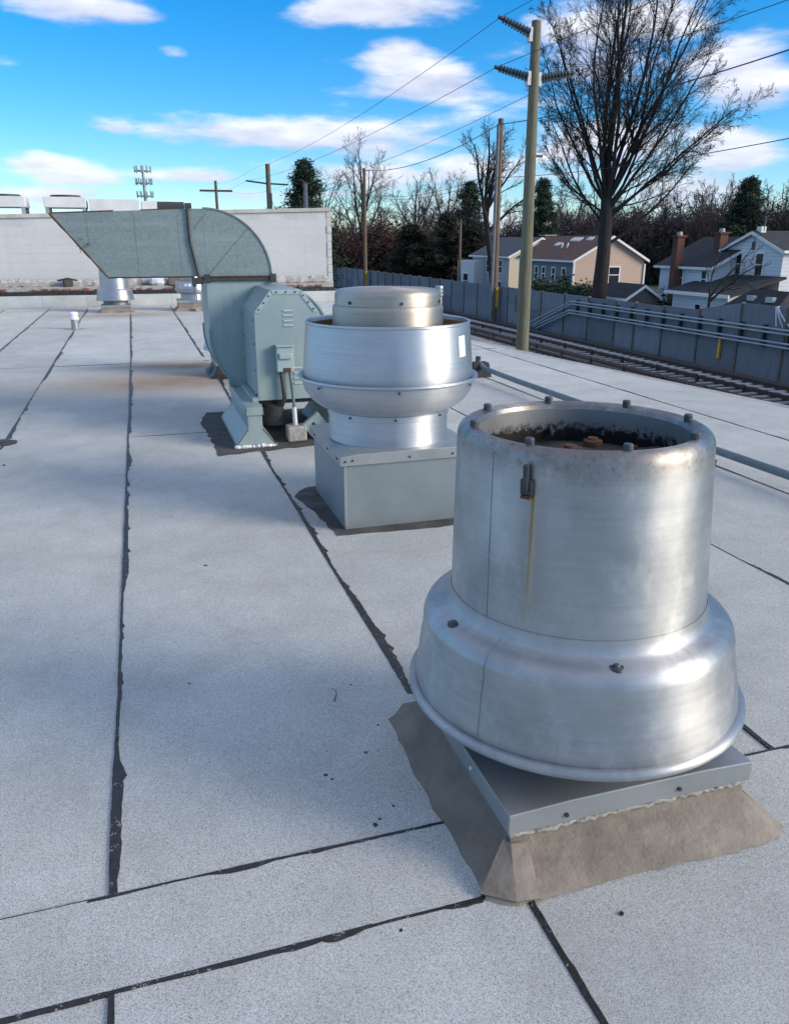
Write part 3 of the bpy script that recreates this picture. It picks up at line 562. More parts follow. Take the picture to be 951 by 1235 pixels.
# ------------------------------------------------------------------ blower with duct
bl = thing('blower', 'blue-green centrifugal blower on two equipment rails with slanted galvanised discharge duct', 'blower', (0, 0, 0))
YS = 6.93; YB = 7.55                     # front and back of the scroll and duct
ragged([(.48, 5.80), (1.30, 5.93), (1.95, 5.95), (2.0, 7.3), (.52, 7.42), (.44, 7.05)], .07, .016, 31, .005).build('tar_flashing', 'bitumen_grey', bl)
def rail(xc, y0, y1, nm='support_rail'):
    m = MB(); m.prism([(xc - .15, .006), (xc + .15, .006), (xc + .145, .03), (xc + .055, .145), (xc + .055, .25), (xc - .055, .25), (xc - .055, .145), (xc - .145, .03)], 'y', y0, y1)
    o = m.build(nm, 'paint_bluegreen', bl, bevel=.003)
    MB().prism([(xc - .066, .251), (xc + .066, .251), (xc + .066, .262), (xc + .060, .312), (xc - .060, .312), (xc - .066, .262)], 'y', y0 - .012, y1 + .01).build('rail_cap', 'paint_bluegreen', o, bevel=.002)
    for s_ in (-1, 1):
        MB().add([(xc + s_ * .145, y0 - .002, .03), (xc + s_ * .056, y0 - .002, .145), (xc + s_ * .051, y0 - .002, .142), (xc + s_ * .139, y0 - .002, .028)], [(0, 1, 2, 3)]).build('rust_edge', 'rust', o)
        MB().box(xc + s_ * .0665 - .003, xc + s_ * .0665 + .003, y0 - .0145, y0 - .009, .25, .30).build('rust_edge', 'rust', o)
    r = random.Random(int(xc * 100)); pts = [(xc - .16 + .32 * i / 24, y0 - .012 + r.uniform(-.006, .006), .008 + r.uniform(0, .006)) for i in range(25)]
    MB().tube(pts, [r.uniform(.008, .02) for _ in pts], 6).build('sealant_bead', 'white_sealant', o)
    return o
rail(.775, 5.99, 7.12); rail(1.50, 6.0, 7.12)
# motor cover box with chamfered shoulders
bx0, bx1, by0, by1, bz0, bz1 = .838, 1.335, 6.2, YS - .002, .318, 1.152
cx_, cz_ = .13, .165
poly = [(bx0, bz0), (bx1, bz0), (bx1, bz1 - cz_), (bx1 - cx_, bz1), (bx0 + cx_, bz1), (bx0, bz1 - cz_)]
box = MB().prism(poly, 'y', by0, by1).build('motor_cover', 'paint_bluegreen', bl, bevel=.004)
fl = []
for a, b in ((5, 4), (4, 3), (3, 2)):        # folded flange strips round the chamfered top of the front face
    pa, pb = Vector(poly[a]), Vector(poly[b]); d = (pb - pa).normalized(); nrm = Vector((d.y, -d.x))
    q = [pa + d * .006, pb - d * .006, pb - d * .02 + nrm * .032, pa + d * .02 + nrm * .032]
    MB().prism([tuple(p) for p in q], 'y', by0 - .005, by0 - .0005).build('cover_flange', 'paint_bluegreen_light', box, bevel=.001)
    for k in (.2, .5, .8):
        p = pa.lerp(pb, k) + nrm * .016; MB().tube([(p.x, by0 - .004, p.y), (p.x, by0 - .011, p.y)], .0065, 8).build('screw', 'dark_steel', box)
for z in (.36, .55, .75, .93):
    MB().tube([(bx0, by0 + .05, z), (bx0 - .006, by0 + .05, z)], .0065, 8).build('screw', 'dark_steel', box)
    MB().tube([(bx0, by1 - .05, z), (bx0 - .006, by1 - .05, z)], .0065, 8).build('screw', 'dark_steel', box)
for y in (6.32, 6.5, 6.7): MB().tube([(bx0, y, .345), (bx0 - .006, y, .345)], .0065, 8).build('screw', 'dark_steel', box)
for (xa, xb, zs) in ((1.06, 1.135, (1.0, .965, .925, .89)), (1.125, 1.19, (.565, .525, .485, .445))):
    for z in zs: MB().prism([(by0 - .001, z - .010), (by0 - .010, z - .007), (by0 - .001, z + .006)], 'x', xa, xb).build('louvre', 'paint_bluegreen_light', box)
# disconnect switch with conduits
sw = MB().box(.985, 1.115, by0 - .075, by0 - .0005, .545, .735).build('switch_box', 'paint_bluegreen_light', bl, bevel=.006)
MB().box(.98, 1.12, by0 - .09, by0, .7355, .748).build('switch_lid', 'paint_bluegreen_light', sw, bevel=.003)
MB().box(1.0, 1.10, by0 - .098, by0 - .0755, .645, .69).build('switch_handle', 'paint_bluegreen_light', sw, bevel=.008)
MB().box(1.03, 1.09, by0 - .0775, by0 - .0752, .547, .575).build('rust_patch', 'rust', sw)
MB().tube([(1.02, by0 - .04, .55), (1.03, by0 - .045, .42), (1.035, by0 - .05, .34), (1.02, by0 - .03, .285), (.985, by0 + .05, .27), (.955, by0 + .16, .30), (.95, by0 + .2, .33)], .017, 10).build('flexible_conduit', 'dark_steel', bl)
MB().tube([(1.085, by0 - .04, .55), (1.10, by0 - .05, .38), (1.105, by0 - .06, .26)], .0125, 10).build('conduit', 'pipe_paint', bl)
MB().tube([(1.105, by0 - .06, .265), (1.11, by0 - .065, .11)], .019, 10).build('conduit_sleeve', 'bracket_white', bl)
pb = MB().prism([(1.035, 6.05), (1.185, 6.055), (1.18, 6.20), (1.04, 6.20)], 'z', .006, .125).build('pitch_pocket', 'concrete_block', bl, bevel=.012)
# bracket lying against the right rail
br = MB(); rot = Matrix.Rotation(R(-38), 3, 'Y') @ Matrix.Rotation(R(14), 3, 'X')
br.box(1.19, 1.35, 6.10, 6.13, .02, .20, rot); br.box(1.19, 1.35, 6.13, 6.20, .01, .03, rot, (1.27, 6.115, .11)); bro = br.build('loose_bracket', 'paint_bluegreen', bl, bevel=.002)
sl = MB(); sl.box(1.255, 1.275, 6.095, 6.099, .10, .16, rot, (1.27, 6.115, .11)); sl.build('bracket_slot', 'rubber', bro)
sl = MB(); sl.box(1.30, 1.335, 6.095, 6.099, .03, .055, rot, (1.27, 6.115, .11)); sl.build('bracket_slot', 'rubber', bro)
# scroll housing: spiral outline in the x-z plane
scx, scz = 1.12, .72
def scroll_outline(off=0.0):
    p = [(1.10 + off * .2, 1.19), (.567 - off, 1.19), (.567 - off, .80)]
    for k in range(0, 41):
        a = 180 + 6.6 * k
        if a > 440: break
        rr = .553 - .133 * (a - 180) / 260.0 + off
        p.append((scx + rr * math.cos(R(a)), scz + rr * math.sin(R(a))))
    return p
so = scroll_outline(); scr = MB().prism(so, 'y', YS, YB).build('scroll_housing', 'paint_bluegreen', bl)
o2 = scroll_outline(.012)[2:]; o1 = scroll_outline(-.001)[2:]
for yy in (YS, YB):
    fl = MB()
    for (a, b, c, d) in zip(o1, o1[1:], o2[1:], o2): fl.prism([a, b, c, d], 'y', yy - .014, yy + .02)
    fl.build('scroll_flange', 'paint_bluegreen', scr)
pedest = [(.70, .79), (1.44, 1.53)]
for (xa, xb) in pedest: MB().box(xa, xb, 6.96, 7.06, .312, .62).build('support_leg', 'paint_bluegreen', bl, bevel=.003)
for (xa, xb) in ((.79, .835), (1.42, 1.47)): MB().box(xa, xb, 6.18, 7.12, .312, .345).build('base_channel', 'paint_bluegreen', bl, bevel=.003)
for y in (6.3, 6.75): MB().box(.72, 1.55, y, y + .06, .27, .311).build('base_crossmember', 'dark_steel', bl)
MB().tube([(1.03, 6.75, .01), (1.03, 6.75, .30)], [.10, .085], 20).build('conduit_boot', 'concrete_block', bl)
# outlet flange, elbow, band, duct with slanted mouth
MB().box(.545, 1.125, YS - .025, YB + .025, 1.1905, 1.222).build('outlet_flange', 'dark_steel', bl, bevel=.002)
MB().tube([(.545, YS - .03, 1.226), (1.125, YS - .03, 1.226)], .005, 6).build('flange_rust', 'rust', bl)
for x in (.57, 1.11): MB().box(x - .025, x + .025, YS - .04, YS - .026, 1.175, 1.245).build('flange_clip', 'dark_steel', bl)
ex, ez, erad = .575, 1.2225, .525
el_poly = [(ex, ez)] + arc(ex, ez, erad, 0, 90, 24)
elb = MB(); n = len(el_poly)
elb.prism(el_poly, 'y', YS + .004, YB - .004)
elbo = elb.build('duct_elbow', 'galvanised', bl)
e2 = MB(); aa = arc(ex, ez, erad + .010, 0, 90, 24); ab = arc(ex, ez, erad + .0005, 0, 90, 24)
for a, b, c, d in zip(aa, aa[1:], ab[1:], ab): e2.prism([a, b, c, d], 'y', YS - .006, YS + .012)
e2.build('elbow_seam', 'galvanised', elbo)
for a in (47, 118):
    p = Vector((ex, ez)); q = p + Vector((math.cos(R(a)), math.sin(R(a)))) * (erad - .008) if a < 90 else None
    if q is not None:
        MB().tube([(p.x, YS + .003, p.y), (q.x, YS + .003, q.y)], .0045, 6).build('crease', 'galvanised', elbo)
MB().tube([(.50, YS + .003, 1.60), (.60, YS + .003, 1.71)], .004, 6).build('crease', 'galvanised', elbo)
dx = .47; zt, zb = ez + erad - .002, 1.2265
w_ = .012
# hollow duct: four sheets
def sheet4(name, pts, y0, y1): return MB().prism(pts, 'y', y0, y1).build(name, 'galvanised', bl)
front = [(dx, zb), (dx, zt), (-.565, zt - .045), (-.19, zb + .004)]
du = sheet4('discharge_duct', front, YS + .002, YS + .010); 
MB().prism(front, 'y', YB - .010, YB - .002).build('duct_back_sheet', 'galvanised', du)
MB().add([(dx, YS + .011, zt), (dx, YB - .011, zt), (-.565, YB - .011, zt - .045), (-.565, YS + .011, zt - .045), (dx, YS + .011, zt - .006), (dx, YB - .011, zt - .006), (-.565, YB - .011, zt - .051), (-.565, YS + .011, zt - .051)], [(0, 1, 2, 3), (7, 6, 5, 4), (0, 3, 7, 4), (1, 5, 6, 2), (3, 2, 6, 7)]).build('duct_top_sheet', 'galvanised', du)
MB().box(-.19, dx, YS + .011, YB - .011, zb + .001, zb + .007).build('duct_bottom_sheet', 'galvanised', du)
MB().prism([(dx, zb - .001), (ex, zb - .001), (ex, zt), (dx, zt)], 'y', YS + .005, YB - .005).build('duct_joint', 'galvanised', du)
for (x, zlo) in ((-.43, 1.62), (.05, zb), (.38, zb), (-.30, 1.45)): MB().box(x - .003, x + .003, YS - .0005, YS + .003, zlo + .02, zt - .05).build('duct_seam', 'galvanised', du)
r = random.Random(4); edge = [(-.565 + .375 * k / 14, YS + .001 + r.uniform(-.003, .003), zt - .045 - (zt - .045 - zb) * k / 14) for k in range(15)]
MB().tube(edge, [r.uniform(.005, .010) for _ in edge], 6).build('mouth_edge', 'rust', du)
MB().tube([(-.19, YS + .001, zb - .001), (dx, YS + .001, zb - .001)], .006, 6).build('bottom_edge', 'dark_steel', du)
MB().tube([(-.56, YS + .002, zt - .042), (-.1, YS + .002, zt - .022)], .005, 6).build('rust_edge', 'rust', du); MB().tube([(.1, YS + .002, zt - .014), (.40, YS + .002, zt)], .004, 6).build('rust_edge', 'rust', du)
MB().tube([(dx - .012, YS - .016, zt + .025), (dx - .010, YS - .016, 1.5), (dx + .045, YS - .016, zb - .03)], .012, 8).build('duct_band', 'dark_steel', bl)
MB().box(dx - .03, dx + .02, YS - .03, YS + .02, zt + .001, zt + .04).build('band_lug', 'dark_steel', bl); MB().box(dx - .02, dx + .07, YS - .03, YS + .02, zb - .06, zb - .008).build('band_lug', 'dark_steel', bl)
# bird nest scraps caught at the duct mouth
m = MB(); r = random.Random(9)
for k in range(26):
    p = Vector((-.34 + r.uniform(-.05, .03), YS + .05 + r.uniform(-.06, .1), 1.47 + r.uniform(-.035, .03))); q = p + Vector((r.uniform(-.06, .06), r.uniform(-.04, .04), r.uniform(-.03, .03)))
    m.tube([p, (p + q) / 2 + Vector((0, 0, .01)), q], .003, 4)
tag(m.build('nest_scrap', 'junk_brown'), 'scrap of dry nest straw caught on the slanted duct mouth', 'straw')

# ------------------------------------------------------------------ small roof things
vp = thing('vent_pipe', 'short white vent pipe with round cap standing on the far membrane', 'vent pipe', (-1.085, 15.65, 0))
MB().lathe([(.20, .001), (.19, .008), (.07, .012), (.065, .02)], 24).build('flange', 'cap_metal', vp)
MB().lathe([(.062, .01), (.062, .19)], 20).build('pipe', 'cap_metal', vp)
MB().lathe([(.07, .17), (.078, .18), (.078, .215), (.06, .225), (.06, .245), (.075, .25), (.074, .285), (.05, .305), (.0001, .31)], 20).build('cap', 'sticker', vp)
gp = thing('gas_pipe', 'long blue-grey pipe running along the right part of the roof', 'pipe', (0, 0, 0))
MB().tube([(3.735, 8.62, .165), (3.74, 8.45, .115), (3.76, 7.6, .10), (3.80, 5.5, .095), (3.84, 3.6, .095), (3.90, 1.0, .095), (3.93, -2, .095)], .028, 12).build('pipe_run', 'pipe_paint', gp)
MB().tube([(3.735, 8.63, .12), (3.735, 8.63, .23)], .03, 10).build('valve', 'dark_steel', gp)
for k, (x, y) in enumerate(((3.735, 8.6), (3.79, 5.8), (3.86, 2.6))):
    o = MB(); h = .17 if k == 0 else .066
    o.add([(-.13, -.09, .001), (.13, -.09, .001), (.13, .09, .001), (-.13, .09, .001), (-.10, -.07, h), (.10, -.07, h), (.10, .07, h), (-.10, .07, h)], [(3, 2, 1, 0), (4, 5, 6, 7), (0, 1, 5, 4), (1, 2, 6, 5), (2, 3, 7, 6), (3, 0, 4, 7)])
    tag(o.build('pipe_support', 'rubber', loc=(x, y, 0), bevel=.01), ('black rubber pipe block at the far end of the gas pipe', 'black rubber pipe block hidden behind the nearest fan', 'black rubber pipe block under the near end of the gas pipe')[k], 'pipe support', 'rubber pipe supports')
# metal edge trim of the roof
tr = MB()
for (xa, ya), (xb, yb) in zip(EDGE, EDGE[1:]):
    tr.add([(xa - .05, ya, .001), (xa + .006, ya, .012), (xa + .008, ya, -.10), (xb - .05, yb, .001), (xb + .006, yb, .012), (xb + .008, yb, -.10)], [(0, 1, 4, 3), (1, 2, 5, 4)])
tr.build('edge_trim', 'coping', roof)

# ------------------------------------------------------------------ end parapet and the white block wall
pp = thing('parapet', 'low crumbling parapet with tar band and loose red brick course at the roof end', 'parapet', (0, 0, 0))
x = -9.0; k = 0
while x < 4.9:
    MB().prism([(21.0, .001), (21.012, .255), (21.05, .27), (21.45, .275), (21.45, .001)], 'x', x, min(x + .98, 5.02)).build('curb_flashing', 'granules', pp); x += .985
MB().box(-9, 5.0, 21.16, 21.5, .277, .36).build('tar_band', 'bitumen', pp)
r = random.Random(12); x = -4.2; bk = None
while x < 4.95:
    L_ = .21
    if r.random() < .72:
        if bk is None: bk = MB().box(-.1, .1, -.05, .05, 0, .06).build('brick', 'brick_red', pp, bevel=.008); bk.location = (x, 21.24, .362)
        else: copy(bk, (x + r.uniform(-.01, .01), 21.25 + r.uniform(-.03, .03), .362 + r.choice((0, 0, 0, .012))), pp, (r.uniform(-.05, .05), r.uniform(-.04, .04), r.uniform(-.3, .3))).scale = (r.uniform(.5, 1.1), r.uniform(.7, 1.2), r.uniform(.5, 1.1))
    x += L_ + r.uniform(0, .05)
MB().box(-9, 5.0, 21.33, 21.62, .362, .46).build('brick_backing', 'rubble', pp)
m = MB(); r = random.Random(3); pts = [(-9 + .1 * i, 21.64 + r.uniform(-.02, .02), .52 + r.uniform(-.03, .03)) for i in range(141)]
m.tube(pts, [r.uniform(.09, .14) for _ in pts], 8); m.build('mortar_ledge', 'rubble', pp)
wall = thing('block_wall', 'white painted concrete block wall with weathered coping across the roof end', 'wall', (0, 0, 0))
top = lambda X_: 2.02 + .0296 * (X_ + 2.64)
MB().add([(-9, 21.912, .3), (5.08, 21.912, .3), (5.08, 21.912, top(5.08)), (-9, 21.912, top(-9)), (-9, 22.2, .3), (5.08, 22.2, .3), (5.08, 22.2, top(5.08)), (-9, 22.2, top(-9))], [(0, 1, 2, 3), (7, 6, 5, 4), (3, 2, 6, 7), (1, 5, 6, 2), (0, 3, 7, 4)]).build('wall_core', 'white_paint', wall)
MB().box(-9, 5.08, 22.01, 40, G, .29).build('lower_wall', 'white_paint', wall)
MB().box(-9, 5.06, 22.21, 40, .3, 1.75).build('upper_building', 'white_paint', wall)
bk = None
for c in range(9):
    z = .42 + c * .2; off = .2 if c % 2 else 0; x = -3.6 + off
    while x < 4.99:
        L_ = min(.394, 5.0 - x)
        if z + .19 < top(x) - .08 and L_ > .05:
            r_ = rng.uniform(-.0006, .0006)
            if L_ > .39:
                if bk is None: bk = MB().box(0, .399, -.003, 0, 0, .1985).build('block', 'painted_block', wall, bevel=.002); bk.location = (x, 21.911, z)
                else: copy(bk, (x, 21.911 + r_, z), wall)
            else: MB().box(0, L_ - .002, -.003, 0, 0, .1985).build('block', 'painted_block', wall, loc=(x, 21.911, z))
        x += .4
    # end of the courses
MB().add([(-9, 21.86, top(-9) + .001), (5.1, 21.86, top(5.1) + .001), (5.1, 21.85, top(5.1) + .085), (-9, 21.85, top(-9) + .085), (-9, 22.26, top(-9) + .001), (5.1, 22.26, top(5.1) + .001), (5.1, 22.27, top(5.1) + .10), (-9, 22.27, top(-9) + .10)], [(0, 1, 2, 3), (7, 6, 5, 4), (3, 2, 6, 7), (0, 4, 5, 1), (1, 5, 6, 2), (0, 3, 7, 4)]).build('coping', 'coping', wall)
r = random.Random(8)
for k in range(13):
    z = G + .01 if k == 0 else -.3 + .2 * k
    z1 = -.302 if k == 0 else z + .194
    MB().box(5.005, 5.135 + r.uniform(-.008, .012), 21.89 + r.uniform(-.01, .01), 22.24, z if k else G + .01, min(z1, top(5.1) - .001)).build('corner_block', 'coping' if k > 9 else 'painted_block', wall, bevel=.01)
def tiny(name, mb, mat, label, cat, group=None, bevel=0): return tag(mb.build(name, mat, bevel=bevel), label, cat, group)
# odds and ends on the parapet
m = MB(); r = random.Random(2)
P_ = [(0.55 + .20 * math.cos(a) * (1 + r.uniform(-.25, .25)) * math.cos(b), 21.38 + .12 * math.sin(a) * math.cos(b), .56 + .13 * math.sin(b) * (1 + r.uniform(-.2, .2))) for b in (-1.2, -.4, .4, 1.2) for a in [i * .785 for i in range(8)]]
m.add(P_, [(j * 8 + i, j * 8 + (i + 1) % 8, j * 8 + 8 + (i + 1) % 8, j * 8 + 8 + i) for j in range(3) for i in range(8)] + [tuple(range(7, -1, -1)), tuple(range(24, 32))])
tiny('crumpled_bag', m, 'plastic_white', 'crumpled pale plastic bag on the brick parapet below the duct', 'bag')
m = MB(); m.box(.82, 1.12, 21.26, 21.5, .462, .70, Matrix.Rotation(R(7), 3, 'Y'))
tiny('small_crate', m, 'junk_brown', 'small brown box on the brick parapet beside the crumpled bag', 'box', bevel=.02)
m = MB(); m.box(-1.62, -1.42, 21.3, 21.5, .47, .62, Matrix.Rotation(R(15), 3, 'Z')); m.tube([(-1.75, 21.4, .60), (-1.52, 21.4, .65), (-1.3, 21.42, .60)], .025, 6)
tiny('valve_fitting', m, 'dark_steel', 'dark metal pipe fitting on the parapet at the far left', 'fitting', bevel=.01)
# ------------------------------------------------------------------ rooftop equipment beyond the wall
def condenser(x, y, z, label):
    t = thing('condenser_unit', label, 'condenser', (x, y, z), 0, 'condenser units beyond the wall')
    for sx in (-.52, .52):
        for sy in (-.52, .52): MB().box(sx - .05, sx + .05, sy - .05, sy + .05, -.6, .459).build('leg', 'galv_pipe', t)
    MB().box(-.60, .60, -.60, .60, .46, .76).build('housing', 'hvac_white', t, bevel=.015)
    MB().box(-.40, .40, -.35, .35, -.6, .25).build('coil', 'rubber', t)
    MB().lathe([(.44, .761), (.44, .82), (.40, .83), (.39, .80), (.0001, .80)], 28).build('fan_ring', 'dark_steel', t)
condenser(-3.45, 28.0, 2.0, 'leftmost condenser unit with a fan ring showing above the wall'); condenser(-1.75, 28.0, 2.0, 'condenser unit standing beside the long white rooftop box')
tiny('rooftop_box', MB().box(-1.05, .40, 27.4, 28.6, 1.76, 2.72), 'hvac_white', 'long white rooftop box behind the duct, next to a condenser', 'rooftop unit', 'white rooftop boxes', .02)
tiny('rooftop_box', MB().box(.46, 1.42, 28.0, 29.0, 1.76, 2.70), 'hvac_white', 'smaller white rooftop box right of the long one', 'rooftop unit', 'white rooftop boxes', .02)
tiny('skylight', MB().prism([(23.4, 1.76), (23.4, 2.40), (23.6, 2.50), (24.0, 2.50), (24.2, 2.40), (24.2, 1.76)], 'x', .80, 1.48), 'dark_steel', 'low dark rooftop hood just above the duct band', 'roof hood')
# cell tower
ct = thing('cell_tower', 'tall thin cell tower with three tiers of antennas', 'tower', (3.2, 150, 0))
MB().tube([(0, 0, G), (0, 0, 13.4)], [.45, .22], 12).build('mast', 'galv_pipe', ct)
for z in (12.9, 11.0, 9.0):
    MB().tube([(1.25 * math.cos(a), 1.25 * math.sin(a), z - .3) for a in ring_angles(13)], .07, 5).build('platform_ring', 'galv_pipe', ct)
    for a in ring_angles(9, z):
        c, s_ = math.cos(a) * 1.3, math.sin(a) * 1.3; MB().box(c - .11, c + .11, s_ - .08, s_ + .08, z - .55, z + .45).build('antenna_panel', 'galv_pipe', ct)
    for a in ring_angles(3, z): MB().tube([(0, 0, z - .3), (1.25 * math.cos(a), 1.25 * math.sin(a), z - .3)], .06, 5).build('arm', 'galv_pipe', ct)

# ------------------------------------------------------------------ railway
struct(MB().prism([(18.6, G - .2), (27.1, G - .2), (27.1, G + .015), (26.6, G + .02), (19.2, G + .02)], 'y', -30, 260).build('ballast_bed', 'ballast'))
zr = G + .02
# loose crushed stones along the tracks
def stones(x0, x1, y0, y1, n, seed, name):
    r = np.random.default_rng(seed); V = []; F = []
    base = np.array([(1, 0, 0), (-1, 0, 0), (0, 1, 0), (0, -1, 0), (0, 0, 1), (0, 0, -1)], float); fc = [(0, 2, 4), (2, 1, 4), (1, 3, 4), (3, 0, 4), (2, 0, 5), (1, 2, 5), (3, 1, 5), (0, 3, 5)]
    for i in range(n):
        c = np.array([r.uniform(x0, x1), r.uniform(y0, y1), zr]); s_ = r.uniform(.022, .045, 3); v = base * s_ * r.uniform(.7, 1.2, (6, 1)) + c; o = len(V); V += v.tolist(); F += [(a + o, b + o, d + o) for a, b, d in fc]
    return stuff(MB().add(V, F).build(name, 'ballast'))
tag(stones(22.0, 26.9, 26, 80, 9000, 1, 'ballast_stones'), 'loose dark crushed stone between the rails', 'gravel')
def track(xc, y0, y1, label, third, cov):
    t = thing('railway_track', label, 'railway track', (xc, 0, 0), 0, 'railway tracks')
    xs = (-1.65 if third < 0 else -1.3, 1.3); s0 = MB().box(xs[0], xs[1], -.12, .12, zr - .05, zr + .05).build('sleeper', 'sleeper', t, bevel=.012); s0.location = (0, y0, 0)
    y = y0 + .68; r = random.Random(int(xc)); k = 0
    while y < y1 and k < 150:
        copy(s0, (r.uniform(-.05, .05), y, r.uniform(-.012, .008)), t); y += .68; k += 1
    for s_ in (-1, 1):
        c = s_ * .7525
        MB().prism([(c - .075, zr + .051), (c + .075, zr + .051), (c + .075, zr + .062), (c + .015, zr + .07), (c + .015, zr + .155), (c + .038, zr + .165), (c + .038, zr + .20), (c - .038, zr + .20), (c - .038, zr + .165), (c - .015, zr + .155), (c - .015, zr + .07), (c - .075, zr + .062)], 'y', -25, 250).build('rail', 'rail_rust', t)
    c = third * 1.22
    MB().box(c - .035, c + .035, -25, 250, zr + .20, zr + .30).build('third_rail', 'rail_rust', t)
    MB().box(c - .075, c + .075, -25, 250, zr + .37, zr + .40).build('cover_board', cov, t)
    b0 = None; y = 15
    while y < 130:
        if b0 is None: b0 = MB().prism([(-.07, zr + .03), (.07, zr + .03), (.04, zr + .199), (-.04, zr + .369), (-.07, zr + .369), (-.08, zr + .199)], 'y', -.05, .05).build('rail_support', 'dark_steel', t); b0.location = (c, y, 0)
        else: copy(b0, (c, y, 0), t)
        y += 3.0
track(24.88, 22, 128, 'far railway track beside the grey sound fence, with pale third-rail cover', -1, 'rail_cover')
track(20.6, 18, 118, 'near railway track partly hidden by the roof edge', 1, 'rail_rust')

# ------------------------------------------------------------------ sound fence
FX = 27.25
fe = thing('sound_fence', 'long blue-grey panelled sound fence with steel posts along the railway', 'fence', (0, 0, 0))
ys = [17.0, 20.0, 23.0, 26.0, 29.0, 31.93, 34.92, 37.94, 40.58, 42.63, 45.74, 48.81, 52.12, 54.9, 57.6]
while ys[-1] < 190: ys.append(ys[-1] + 2.95)
def ftop(y): return -1.26 if y <= 32 else (-1.72 if y <= 35 else -1.84 + .04 * math.sin(y * 1.3))
sp = {}
for i, (a, b) in enumerate(zip(ys, ys[1:])):
    ta, tb = ftop(a), ftop(b)
    if i == 5: ta, tb = -1.26, -1.72
    elif i > 5: ta = tb = (ftop(a) + ftop(b)) / 2
    zm = -3.05 + (.04 if i % 3 else -.1)
    MB().box(FX - .03, FX + .03, a + .07, b - .07, G + .02, zm - .004).build('lower_panel', 'fence_panel_low' if i % 3 == 0 else 'fence_panel', fe)
    MB().prism([(a + .07, zm + .004), (b - .07, zm + .004), (b - .07, tb), (a + .07, ta)], 'x', FX - .026, FX + .034).build('upper_panel', 'fence_panel', fe)
    MB().box(FX - .09, FX + .09, a - .045, a + .035, G, max(ta, ftop(a)) + .05).build('post', 'fence_post', fe)
    MB().box(FX - .075, FX - .035, a + .036, a + .068, G, ta - .02).build('post_web', 'rubber', fe)
cr = thing('conduit_run', 'pairs of galvanised conduits bracketed along the sound fence, sloping down at the left', 'conduit', (0, 0, 0))
for (za, ze, ye) in ((-2.2, -4.2, 53.6), (-2.37, -4.35, 53.2), (-2.78, -4.3, 52.6), (-2.95, -4.4, 52.2)):
    yk = 47.6 if za > -2.5 else 47.8
    MB().tube([(FX - .30, 15, za), (FX - .30, yk - .25, za), (FX - .30, yk, za - .05), (FX - .30, ye, ze)], .052, 8).build('conduit', 'galv_pipe', cr)
b0 = None; y = 18.0
while y < 47:
    if b0 is None: b0 = MB().box(-.22, .0, -.05, .05, -3.06, -2.08).build('bracket', 'dark_steel', cr); b0.location = (FX - .03, y, 0)
    else: copy(b0, (FX - .03, y, 0), cr)
    y += 1.52
tiny('yellow_guard', MB().box(FX - .16, FX - .06, 33.0, 33.13, -3.97, -2.95), 'yellow_plastic', 'yellow guard strip low on the fence at the right', 'guard strip', 'yellow guard strips')
tiny('marker_strip', MB().box(FX - .08, FX - .031, 56.05, 56.15, -3.5, -2.45), 'wood_pole_brown', 'thin tan marker strip on the fence between the two wooden poles', 'marker')
m = MB()
for (y0, y1, w) in ((29.75, 29.6, .05), (29.7, 29.2, .04), (29.65, 28.7, .05)):
    p = [(FX - .045, y0 + (y1 - y0) * (k / 8) ** 1.4, -1.25 - .11 * k) for k in range(9)]; m.tube(p, [w * (1 - .06 * k) for k in range(9)], 5)
tiny('plastic_strips', m, 'plastic_white', 'torn white plastic strips hanging over the fence at the right edge', 'plastic strip')

# ------------------------------------------------------------------ poles and wires
up = thing('utility_pole', 'tall weathered greenish wooden pole with ribbed insulators beside the roof edge', 'utility pole', (11.58, 23.3, 0))
MB().tube([(.02, 0, G), (.0, 0, 0), (-.06, 0, 7.38)], [.215, .19, .135], 24).build('shaft', 'wood_pole', up)
def insulator(par, p0, p1, nsh):
    p0, p1 = Vector(p0), Vector(p1); o = MB().tube([p0, p1], .042, 10).build('insulator', 'insulator', par)
    d = (p1 - p0)
    for k in range(nsh):
        c = p0 + d * (.08 + .80 * k / (nsh - 1)); u = d.normalized(); MB().tube([c - u * .012, c + u * .012], [.135 - .03 * k / nsh, .115 - .02 * k / nsh], 12).build('shed', 'insulator', o)
    MB().tube([p1 - d.normalized() * .10, p1 + d.normalized() * .05], .055, 8).build('clamp', 'dark_steel', o)
    return p1
for (x0, x1, z) in ((-.30, -.20, 7.02), (-.29, -.19, 5.92), (.05, .15, 5.90)):
    MB().box(x0, x1, -.10, .10, z - .18, z + .18).build('bracket_plate', 'bracket_white', up)
I1 = insulator(up, (-.24, -.02, 7.05), (-1.20, -.05, 7.37), 9); I2 = insulator(up, (-.24, -.02, 5.95), (-1.26, -.05, 6.14), 9); I3 = insulator(up, (.12, -.02, 5.93), (1.12, -.05, 6.12), 9)
MB().box(.0, .34, -.05, .05, 3.86, 3.92).build('small_arm', 'dark_steel', up)
def far_pole(name, label, loc, ztop, r0, mat, cat='utility pole', group='wooden utility poles'):
    t = thing(name, label, cat, loc, 0, group); MB().tube([(0, 0, G), (0, 0, ztop)], [r0, r0 * .72], 14).build('shaft', mat, t); return t
p2 = far_pole('utility_pole', 'brown pole with grey conduit up its side and yellow guard, right of the fans', (26.75, 59.1, 0), 10.0, .27, 'wood_pole_brown')
MB().tube([(-.26, -.10, G), (-.20, -.08, 9.6)], .13, 10).build('riser_conduit', 'grey_conduit', p2); MB().box(.02, .20, -.34, -.26, -3.4, -1.9).build('yellow_guard', 'yellow_plastic', p2)
p3 = far_pole('utility_pole', 'distant brown pole with yellow guard beside the white wall corner', (26.7, 96.6, 0), 9.5, .25, 'wood_pole_brown'); MB().box(-.10, .12, -.36, -.26, -3.6, -1.9).build('yellow_guard', 'yellow_plastic', p3)
